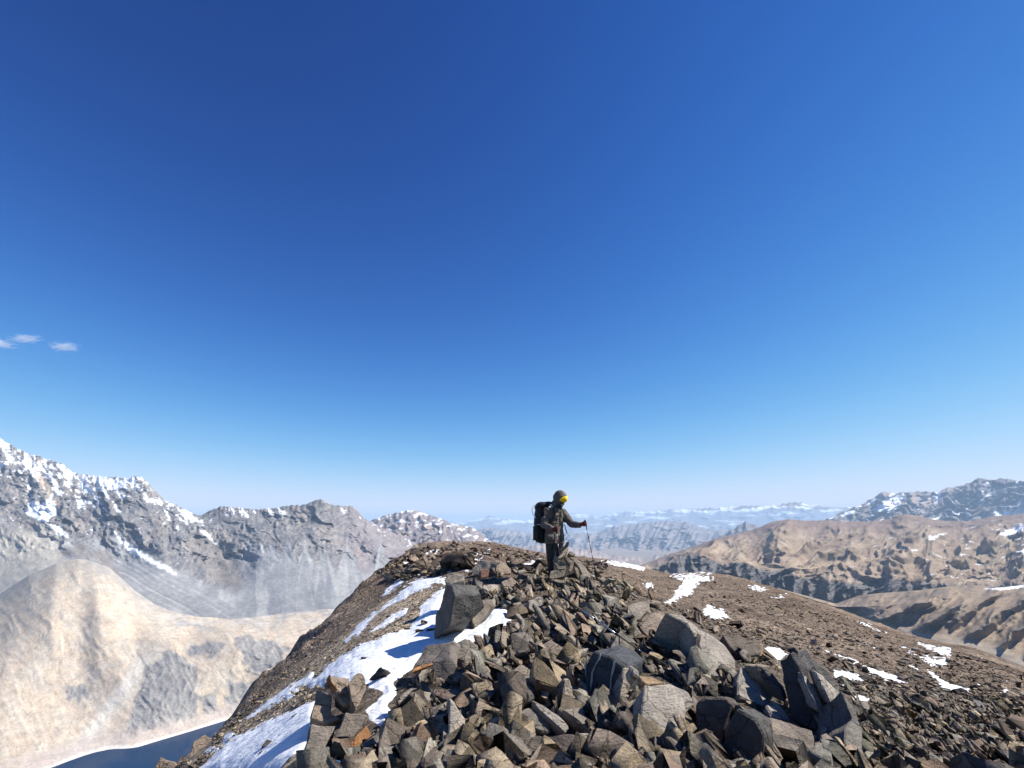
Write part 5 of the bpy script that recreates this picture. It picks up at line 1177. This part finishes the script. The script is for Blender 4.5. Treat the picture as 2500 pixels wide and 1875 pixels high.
M_SKIN = mat_plain('skin', (0.30, 0.17, 0.11), 0.55, 0.08, 30)
M_JACKET = mat_plain('jacket_cloth', (0.112, 0.096, 0.081), 0.75, 0.15, 26, 0.004)
M_TROUSER = mat_plain('trouser_cloth', (0.042, 0.04, 0.039), 0.8, 0.15, 22, 0.004)
M_GLOVE = mat_plain('glove_wool', (0.10, 0.022, 0.024), 0.85, 0.2, 60, 0.002)
M_BLACK = mat_plain('black_nylon', (0.02, 0.021, 0.023), 0.55, 0.25, 24, 0.003)
M_DARK = mat_plain('dark_fleece', (0.03, 0.031, 0.03), 0.9, 0.2, 40, 0.002)
M_YELLOW = mat_plain('yellow_cloth', (0.86, 0.56, 0.015), 0.6, 0.05, 30)
M_LENS = mat_plain('lens', (0.05, 0.018, 0.008), 0.12, 0.05, 10, 0, 0.6)
M_WHITE = mat_plain('white_plastic', (0.62, 0.62, 0.6), 0.5, 0.06, 30)
M_RED = mat_plain('red_paint', (0.30, 0.035, 0.045), 0.35, 0.1, 40, 0, 0.5)
M_METAL = mat_plain('brushed_metal', (0.36, 0.38, 0.41), 0.3, 0.1, 60, 0, 0.5, 0.85)
M_CORK = mat_plain('tan_cork', (0.22, 0.15, 0.06), 0.8, 0.2, 60, 0.001)
M_RUBBER = mat_plain('black_rubber', (0.012, 0.012, 0.014), 0.5, 0.2, 40)
M_BLUE = mat_plain('blue_rubber', (0.045, 0.12, 0.23), 0.45, 0.12, 30)
M_BOOT = mat_plain('boot_leather', (0.03, 0.026, 0.022), 0.7, 0.2, 30, 0.002)

head_c = hp(648, 318); face_d = Vector((0.72, -0.52, -0.44)).normalized()
sh_r, el_r, wr_r = hp(468, 490, -0.13), hp(432, 678, -0.22), hp(552, 722, -0.33)
sh_l, el_l, wr_l = hp(692, 505, 0.10), hp(806, 664, -0.06), hp(925, 676, -0.17)
ha_r, ha_l = hp(598, 728, -0.36), hp(985, 655, -0.2)
hip_r, kn_r, an_r = hp(525, 925, -0.07), hp(528, 1130, -0.10), hp(540, 1345, -0.02)
hip_l, kn_l, an_l = hp(625, 925, 0.08), hp(632, 1135, 0.03), hp(612, 1350, 0.14)
spine = [hp(575, 930), hp(578, 800), hp(575, 640), hp(582, 500), hp(612, 420)]
for a_, k_ in ((an_r, 0), (an_l, 1)): a_.z = float(tz(a_.x, a_.y)) + 0.13
# body: one mesh
bm = bmesh.new()
add_loft(bm, [ell(p, SA * a, FD * b) for p, a, b in zip(spine, (0.15, 0.14, 0.17, 0.18, 0.06), (0.11, 0.10, 0.115, 0.10, 0.06))])
add_tube(bm, [hp(605, 470), hp(625, 400), head_c], [0.06, 0.057, 0.06])
fr = face_d; fs = fr.cross(UPV).normalized(); fu = fs.cross(fr)
add_ball(bm, head_c, (0.078, 0.098, 0.115), (fs, fr, fu)); add_ball(bm, head_c + fr * 0.05 - fu * 0.06, (0.05, 0.055, 0.055), (fs, fr, fu))
add_ball(bm, head_c + fr * 0.105 - fu * 0.015, (0.015, 0.022, 0.025), (fs, fr, fu))
for s_, e_, w_, h_ in ((sh_r, el_r, wr_r, ha_r), (sh_l, el_l, wr_l, ha_l)):
    add_tube(bm, [spine[3], s_, e_, w_, w_.lerp(h_, 0.7)], [0.05, 0.055, 0.043, 0.032, 0.036])
for h_, k_, a_ in ((hip_r, kn_r, an_r), (hip_l, kn_l, an_l)):
    add_tube(bm, [spine[0], h_, k_, a_, a_ + FD * 0.10 - UPV * 0.08], [0.09, 0.08, 0.055, 0.042, 0.045])
person = fuse('person', bm, M_SKIN, None, 0.016, 3)
tag(person, 'hiker in a hooded brown jacket and yellow cap standing behind the cairn', 'person')
# trousers
bm = bmesh.new()
add_loft(bm, [ell(hp(575, 965), SA * 0.19, FD * 0.14), ell(hp(575, 900), SA * 0.20, FD * 0.15), ell(hp(575, 840), SA * 0.18, FD * 0.14)])
for h_, k_, a_ in ((hip_r, kn_r, an_r), (hip_l, kn_l, an_l)):
    add_tube(bm, [h_ + UPV * 0.04, h_.lerp(k_, 0.45), k_, k_.lerp(a_, 0.5), a_ + UPV * 0.0], [0.108, 0.10, 0.085, 0.08, 0.075])
fuse('trousers', bm, M_TROUSER, person, 0.013, 4, 0.007, 7)
for a_ in (an_r, an_l):
    bm = bmesh.new(); t_ = a_ + FD * 0.15 - UPV * 0.085
    add_tube(bm, [a_ + UPV * 0.06, a_ - UPV * 0.04], [0.062, 0.06]); add_tube(bm, [a_ - FD * 0.06 - UPV * 0.075, a_ + FD * 0.05 - UPV * 0.07, t_], [0.048, 0.052, 0.042])
    b_ = fuse('boot', bm, M_BOOT, person, 0.011, 3)
    bm = bmesh.new(); add_loft(bm, [ell(a_ + FD * 0.05 - UPV * 0.135, FD * 0.16, SA * 0.055), ell(a_ + FD * 0.05 - UPV * 0.11, FD * 0.16, SA * 0.055)]); solid('sole', bm, M_RUBBER, b_)
# jacket
bm = bmesh.new()
rg = [(918, 572, 0.212, 0.165), (830, 572, 0.208, 0.162), (745, 572, 0.19, 0.146), (640, 568, 0.205, 0.152), (540, 574, 0.215, 0.152), (475, 586, 0.185, 0.128), (435, 600, 0.115, 0.105), (395, 618, 0.085, 0.085)]
add_loft(bm, [ell(hp(x, y), SA * a, FD * b, 22, 2.3) for y, x, a, b in rg])
add_tube(bm, [hp(560, 490, -0.06), sh_r, sh_r.lerp(el_r, 0.5), el_r, el_r.lerp(wr_r, 0.5), wr_r], [0.085, 0.086, 0.08, 0.073, 0.064, 0.052])
add_tube(bm, [hp(630, 490, 0.05), sh_l, sh_l.lerp(el_l, 0.5), el_l, el_l.lerp(wr_l, 0.5), wr_l], [0.085, 0.084, 0.078, 0.07, 0.06, 0.05])
jk = fuse('jacket', bm, M_JACKET, person, 0.012, 3, 0.013, 7.5)
def flat_strip(name, pts, w, th, nrm, mat, parent):
    bm = bmesh.new(); add_tube(bm, pts, [(w, th)] * len(pts), 10, nrm); return solid(name, bm, mat, parent)
NV = Vector((0.1, -1, 0.15)).normalized()
flat_strip('zip', [hp(640, 455, -0.175), hp(642, 560, -0.20), hp(638, 700, -0.20)], 0.008, 0.006, Vector((0.4, -0.9, 0)), M_BLACK, jk)
for x0, x1 in ((470, 560), (655, 705)):
    dy_ = -0.2 if x0 < 600 else -0.12
    bm = bmesh.new(); add_loft(bm, [ell(hp((x0 + x1) / 2, y, dy_), Vector((1, 0, 0)) * (x1 - x0) * 0.00072, Vector((0, 1, 0)) * 0.03, 14, 4) for y in (800, 845, 890)])
    solid('pocket', bm, M_JACKET, jk)
bm = bmesh.new(); add_loft(bm, [ell(hp(572, y), SA * 0.218, FD * 0.171, 22, 2.3) for y in (898, 921)]); solid('hem', bm, M_JACKET, jk)
# hood, open towards the face
bm = bmesh.new()
add_ball(bm, head_c - fr * 0.012 + fu * 0.012, (0.126, 0.145, 0.155), (fs, fr, fu), 20); add_ball(bm, hp(592, 395), 0.10); add_ball(bm, hp(640, 425, -0.03), (0.10, 0.10, 0.06))
hood = fuse('hood', bm, M_JACKET, jk, 0.011, 4, 0.008, 8, cut=[(head_c + fr * 0.092, fr)])
# neck gaiter with pale print, sunglasses, yellow cap
bm = bmesh.new(); add_ball(bm, head_c + fr * 0.07 - fu * 0.062, (0.068, 0.058, 0.06), (fs, fr, fu)); add_ball(bm, hp(632, 425, -0.08), (0.075, 0.07, 0.05))
ng = fuse('neck_gaiter', bm, M_DARK, person, 0.009, 3, 0.004, 12)
for zx, zy, w in ((672, 398, 0.016), (686, 405, 0.010), (693, 383, 0.008), (634, 462, 0.014)):
    bm = bmesh.new(); c_ = hp(zx, zy, -0.165 if zx > 650 else -0.17); add_ball(bm, c_, (w, 0.016, 0.008), None, 8); solid('pale_print', bm, M_WHITE, ng)
bm = bmesh.new(); add_ball(bm, head_c + fr * 0.098 - fu * 0.008, (0.066, 0.026, 0.024), (fs, fr, fu)); solid('sunglasses', bm, M_LENS, person)
bm = bmesh.new(); pl = [(636, 337), (656, 314), (688, 294), (718, 281), (742, 278), (753, 300), (750, 332), (736, 354), (700, 362), (664, 354)]
cen = hp(705, 322, -0.235); rgs = []
for k, (f_, dy_) in enumerate(((1.0, -0.10), (1.0, -0.165), (0.7, -0.215), (0.3, -0.235))):
    rgs.append([hp(705 + (x - 705) * f_, 322 + (y - 322) * f_, dy_) for x, y in pl])
add_loft(bm, rgs); cap = solid('cap', bm, M_YELLOW, person)
bm = bmesh.new(); add_tube(bm, [hp(664, 356, -0.165), hp(700, 365, -0.175), hp(737, 356, -0.165), hp(752, 334, -0.155)], [0.006] * 4, 8); solid('brim_edge', bm, M_YELLOW, cap)
bm = bmesh.new(); add_ball(bm, hp(714, 322, -0.238), (0.008, 0.008, 0.009), None, 8); solid('cap_emblem', bm, M_BLACK, cap)
# gloves: palm, four fingers and a thumb closed round the grip
def glove(c, axis, palm_side):
    bm = bmesh.new(); ax = axis.normalized(); o = (palm_side - ax * palm_side.dot(ax)).normalized(); q = ax.cross(o)
    add_ball(bm, c + o * 0.036, (0.046, 0.026, 0.036), (ax, o, q), 12)
    for k, (off, ln) in enumerate(((0.034, 0.95), (0.012, 1.05), (-0.011, 1.0), (-0.033, 0.85))):
        b0 = c + ax * off; add_tube(bm, [b0 + o * 0.036 + q * 0.026, b0 + q * 0.036 * ln, b0 - o * 0.030 * ln + q * 0.014, b0 - o * 0.020 - q * 0.014 * ln], [0.013, 0.0125, 0.012, 0.0105], 8)
    add_tube(bm, [c + ax * 0.018 + o * 0.040 - q * 0.02, c + ax * 0.040 + o * 0.012 - q * 0.032, c + ax * 0.050 - o * 0.014 - q * 0.024], [0.016, 0.014, 0.011], 8)
    add_tube(bm, [c + o * 0.05, c + o * 0.105], [0.034, 0.044], 12)
    return fuse('glove', bm, M_GLOVE, person, 0.006, 1)
p1_top, p1_tip = hp(593, 690, -0.37), hp(662, 1285, -0.22)
p2_top, p2_tip = hp(984, 604, -0.2), hp(1157, 1452, -0.12)
glove(ha_r, p1_top - p1_tip, wr_r - ha_r); glove(ha_l, p2_top - p2_tip, wr_l - ha_l)

# ------------------------------------------------------------------ backpack
pack = bpy.data.objects.new('backpack', None); COL.objects.link(pack); pack.location = hp(400, 905, 0.12)
tag(pack, 'large black backpack with a pale hose loop on the hiker back', 'backpack')
def pchild(o):
    o.parent = pack; o.matrix_parent_inverse = Matrix.Translation(-pack.location); return o
bm = bmesh.new()
add_loft(bm, [ell(hp(x, y, 0.14), SA * a, FD * b, 22, 2.4) for y, x, a, b in ((918, 425, 0.08, 0.07), (895, 408, 0.13, 0.105), (800, 395, 0.15, 0.12), (650, 392, 0.15, 0.125), (500, 400, 0.145, 0.125), (430, 410, 0.135, 0.115), (405, 418, 0.09, 0.08))])
pchild(fuse('pack_body', bm, M_BLACK, None, 0.012, 2, 0.012, 8))
bm = bmesh.new(); add_ball(bm, hp(415, 405, 0.08), (0.15, 0.13, 0.065), (SA, FD, UPV)); add_ball(bm, hp(490, 385, 0.03), (0.09, 0.08, 0.04), (FD, SA, UPV)); add_ball(bm, hp(345, 440, 0.12), (0.06, 0.07, 0.06))
pchild(fuse('pack_lid', bm, M_BLACK, None, 0.011, 2, 0.01, 9))
bm = bmesh.new(); add_loft(bm, [ell(hp(330, y, 0.02), Vector((0.05, -0.05, 0)), Vector((0.04, 0.04, 0)), 14, 2.6) for y in (880, 780, 690)]); pchild(solid('side_pocket', bm, M_DARK))
pchild(flat_strip('shoulder_strap', [hp(500, 395, -0.07), hp(545, 425, -0.17), hp(568, 490, -0.235), hp(560, 570, -0.25), hp(520, 640, -0.235), hp(478, 690, -0.16)], 0.024, 0.010, Vector((0.3, -0.9, 0.2)), M_DARK, None))
pchild(flat_strip('shoulder_strap', [hp(668, 445, -0.08), hp(690, 480, -0.10), hp(706, 550, -0.10), hp(708, 640, -0.06)], 0.018, 0.010, Vector((0.6, -0.8, 0.2)), M_DARK, None))
pchild(flat_strip('chest_strap', [hp(570, 505, -0.245), hp(630, 500, -0.235), hp(695, 488, -0.12)], 0.009, 0.007, Vector((0.3, -0.9, 0.2)), M_BLACK, None))
pchild(flat_strip('loose_strap', [hp(590, 520, -0.25), hp(596, 570, -0.255), hp(602, 635, -0.25)], 0.008, 0.005, Vector((0.3, -0.9, 0)), M_BLACK, None))
pchild(flat_strip('loose_strap', [hp(708, 660, -0.02), hp(722, 720, -0.02), hp(744, 788, -0.02)], 0.010, 0.005, Vector((0.3, -0.9, 0)), M_BLACK, None))
pchild(flat_strip('belt_strap', [hp(592, 800, -0.30), hp(570, 890, -0.30), hp(535, 1010, -0.27)], 0.016, 0.006, Vector((0.2, -0.9, 0.1)), M_BLACK, None))
pchild(flat_strip('compression_strap', [hp(338, 665, -0.02), hp(370, 668, -0.02), hp(395, 660, -0.01)], 0.008, 0.006, Vector((0.3, -0.9, 0)), M_WHITE, None))
bm = bmesh.new(); add_tube(bm, [hp(382, 418, 0.0), hp(355, 402, 0.03), hp(325, 399, 0.06), hp(292, 416, 0.08), hp(271, 455, 0.09), hp(272, 500, 0.09), hp(290, 540, 0.08), hp(318, 575, 0.05)], [0.0065] * 8, 8); pchild(solid('hose', bm, M_WHITE))
bm = bmesh.new(); add_tube(bm, [hp(305, 545, 0.03), hp(318, 580, 0.02)], [0.012, 0.012], 8); pchild(solid('hose_clip', bm, M_WHITE))
bm = bmesh.new(); add_ball(bm, hp(524, 404, -0.16), (0.014, 0.012, 0.008), None, 8); pchild(solid('buckle', bm, M_WHITE))

# ------------------------------------------------------------------ trekking poles
def pole(name, top, tip, label, segs, grip_mat=M_RUBBER, grip=0.13, r0=0.0095, strap=True, basket=True, head=None):
    root = bpy.data.objects.new(name, None); COL.objects.link(root); root.location = tip; tag(root, label, 'trekking pole')
    L = (tip - top).length; ax = (tip - top).normalized()
    def part(nm, mat, pts, rad, n=12):
        bm = bmesh.new(); add_tube(bm, pts, rad, n); o = solid(nm, bm, mat); o.parent = root; o.matrix_parent_inverse = Matrix.Translation(-tip); return o
    A = lambda s_: top + ax * s_
    part('grip', grip_mat, [A(0), A(0.012), A(0.03), A(grip * 0.6), A(grip)], [0.010, 0.020, 0.015, 0.016, 0.014])
    for a, b, mat, nm, rr in segs: part(nm, mat, [A(a * L), A(b * L)], [rr, rr * 0.97])
    part('tip', M_METAL, [A(L - 0.05), A(L)], [0.006, 0.003], 8)
    if basket: part('basket', M_RUBBER, [A(L - 0.075), A(L - 0.068)], [0.03, 0.03], 14)
    return root, part, A
pole('trekking_pole', p1_top, p1_tip, 'red and white trekking pole in the hiker near hand, behind the cairn top',
     [(0.12, 0.18, M_BLACK, 'upper_shaft', 0.009), (0.18, 0.27, M_WHITE, 'white_section', 0.009), (0.27, 0.40, M_RED, 'red_section', 0.009), (0.40, 0.47, M_WHITE, 'white_band', 0.0088), (0.47, 0.97, M_BLACK, 'lower_shaft', 0.007)])
pole('trekking_pole', p2_top, p2_tip, 'red and white trekking pole planted at arm length right of the cairn',
     [(0.10, 0.17, M_BLACK, 'upper_shaft', 0.009), (0.17, 0.23, M_WHITE, 'white_section', 0.009), (0.23, 0.28, M_RED, 'red_section', 0.009), (0.28, 0.30, M_BLACK, 'lock_collar', 0.011), (0.30, 0.37, M_RED, 'red_section', 0.0085), (0.37, 0.41, M_WHITE, 'white_band', 0.0085), (0.41, 0.53, M_RED, 'red_section', 0.0085), (0.53, 0.58, M_WHITE, 'white_band', 0.0083), (0.58, 0.97, M_BLACK, 'lower_shaft', 0.007)])
lt = Vector(at(1366, 1452, 7.35).tolist()); lp = Vector(at(1562, 1588, 5.75).tolist())
root, part, A = pole('trekking_pole', lt, lp, 'trekking pole with black grip and bare metal shaft lying on the rubble',
     [(0.16, 0.33, M_CORK, 'tan_grip_extension', 0.0125), (0.33, 0.50, M_METAL, 'upper_shaft', 0.0105), (0.50, 0.53, M_RUBBER, 'lock_collar', 0.0135), (0.53, 0.75, M_METAL, 'middle_shaft', 0.0095), (0.75, 0.79, M_RUBBER, 'lock_collar', 0.014), (0.79, 0.98, M_BLACK, 'lower_shaft', 0.007)], grip=0.30, basket=False)
part('grip_head', M_RUBBER, [A(-0.03), A(0.0), A(0.05), A(0.10)], [0.022, 0.036, 0.033, 0.02], 14)
# blue grip poking in at the bottom edge
gd = 3.75
bg_root = bpy.data.objects.new('trekking_pole', None); COL.objects.link(bg_root); bg_root.location = Vector(at(812, 1885, gd).tolist())
tag(bg_root, 'blue curved pole grip poking up at the bottom edge among the lower left rocks', 'trekking pole')
def bgp(nm, mat, pts, rad):
    bm = bmesh.new(); add_tube(bm, [Vector(at(x, y, gd + k).tolist()) for x, y, k in pts], rad, 14); o = fuse(nm, bm, mat, None, 0.006, 2); o.parent = bg_root; o.matrix_parent_inverse = Matrix.Translation(-bg_root.location)
bgp('grip_horn', M_BLUE, [(798, 1832, 0.02), (796, 1842, 0.02), (797, 1853, 0.0), (804, 1863, -0.02)], [0.014, 0.018, 0.017, 0.02])
bgp('grip', M_BLUE, [(802, 1861, -0.02), (812, 1866, -0.02), (823, 1867, -0.02), (831, 1865, -0.01)], [0.022, 0.025, 0.024, 0.017])
bgp('shaft', M_RUBBER, [(812, 1868, -0.01), (813, 1900, 0.02), (814, 1960, 0.1)], [0.018, 0.014, 0.012])

# ------------------------------------------------------------------ two small clouds low on the left, beyond the haze
def cloud_mat(name, scale, off):
    m = bpy.data.materials.new(name); m.use_nodes = True; nt = m.node_tree
    for n in list(nt.nodes): nt.nodes.remove(n)
    out = nt.nodes.new('ShaderNodeOutputMaterial'); v = nt.nodes.new('ShaderNodeVolumePrincipled'); v.inputs['Color'].default_value = (0.9, 0.95, 1, 1); v.inputs['Anisotropy'].default_value = -0.45
    tc = nt.nodes.new('ShaderNodeTexCoord'); nz = nt.nodes.new('ShaderNodeTexNoise'); nz.inputs['Scale'].default_value = scale; nz.inputs['Detail'].default_value = 5
    mp = nt.nodes.new('ShaderNodeMapping'); mp.inputs['Location'].default_value = off; mp.inputs['Scale'].default_value = (1, 1, 1.6)
    nt.links.new(tc.outputs['Object'], mp.inputs['Vector']); nt.links.new(mp.outputs[0], nz.inputs['Vector'])
    ln = nt.nodes.new('ShaderNodeVectorMath'); ln.operation = 'LENGTH'; nt.links.new(tc.outputs['Object'], ln.inputs[0])
    def ma(op, a, b):
        q = nt.nodes.new('ShaderNodeMath'); q.operation = op
        for k, x in enumerate((a, b)):
            if isinstance(x, (int, float)): q.inputs[k].default_value = x
            else: nt.links.new(x, q.inputs[k])
        return q.outputs[0]
    dn = ma('MAXIMUM', ma('SUBTRACT', ma('SUBTRACT', nz.outputs['Fac'], 0.16), ma('MULTIPLY', ln.outputs['Value'], 0.44)), 0.0)
    nt.links.new(ma('MULTIPLY', dn, 0.010), v.inputs['Density']); nt.links.new(v.outputs[0], out.inputs['Volume']); return m
def cloud(px0, px1, py0, py1, label, seed, rot=0.0):
    d = 13000.0; c = Vector(at((px0 + px1) / 2, (py0 + py1) / 2, d).tolist()); a = Vector(at(px0, (py0 + py1) / 2, d).tolist()); b = Vector(at((px0 + px1) / 2, py0, d).tolist())
    bm = bmesh.new(); bmesh.ops.create_icosphere(bm, subdivisions=4, radius=1.0)
    for v in bm.verts: v.co *= 1.0 + 0.18 * mnoise.fractal(v.co * 1.7 + Vector((seed, 0, 0)), 0.9, 2, 3)
    me = bpy.data.meshes.new('cloud'); bm.to_mesh(me); bm.free()
    o = link('cloud', me, cloud_mat('cloud_vapour', 2.4, (seed * 2.3, seed, 0))); o.location = c; o.scale = ((c - a).length, (c - a).length * 0.5, (b - c).length); o.rotation_euler = (0, rot, 0)
    tag(o, label, 'cloud')
cloud(112, 200, 832, 860, 'small puffy cloud low in the left sky', 3.0, 0.03)
cloud(-70, 48, 824, 850, 'thin wispy cloud at the left edge of the picture', 7.0, 0.1)
cloud(15, 108, 816, 838, 'faint cloud streak between the edge wisp and the small puffy cloud', 11.0, -0.05)
bpy.data.scenes.remove(TMP)
# ------------------------------------------------------------------ thin air: haze between the ranges
hz = bpy.data.materials.new('haze_air'); hz.use_nodes = True
ht = hz.node_tree
for n in list(ht.nodes): ht.nodes.remove(n)
pv = ht.nodes.new('ShaderNodeVolumePrincipled')
pv.inputs['Color'].default_value = (0.52, 0.75, 1.0, 1)
pv.inputs['Density'].default_value = 1.9e-5
pv.inputs['Anisotropy'].default_value = 0.0
ho = ht.nodes.new('ShaderNodeOutputMaterial')
ht.links.new(pv.outputs[0], ho.inputs['Volume'])
HB = 110000.0
bm = bmesh.new(); bmesh.ops.create_cube(bm, size=1.0)
hzt, hzb = 1330.0, -1560.0
for v in bm.verts:
    v.co = (v.co.x * 2 * HB, v.co.y * 2 * HB, hzt if v.co.z > 0 else hzb)
me = bpy.data.meshes.new('haze'); bm.to_mesh(me); bm.free()
tag(link('haze', me, hz), 'thin blue haze in the mountain air', kind='stuff')
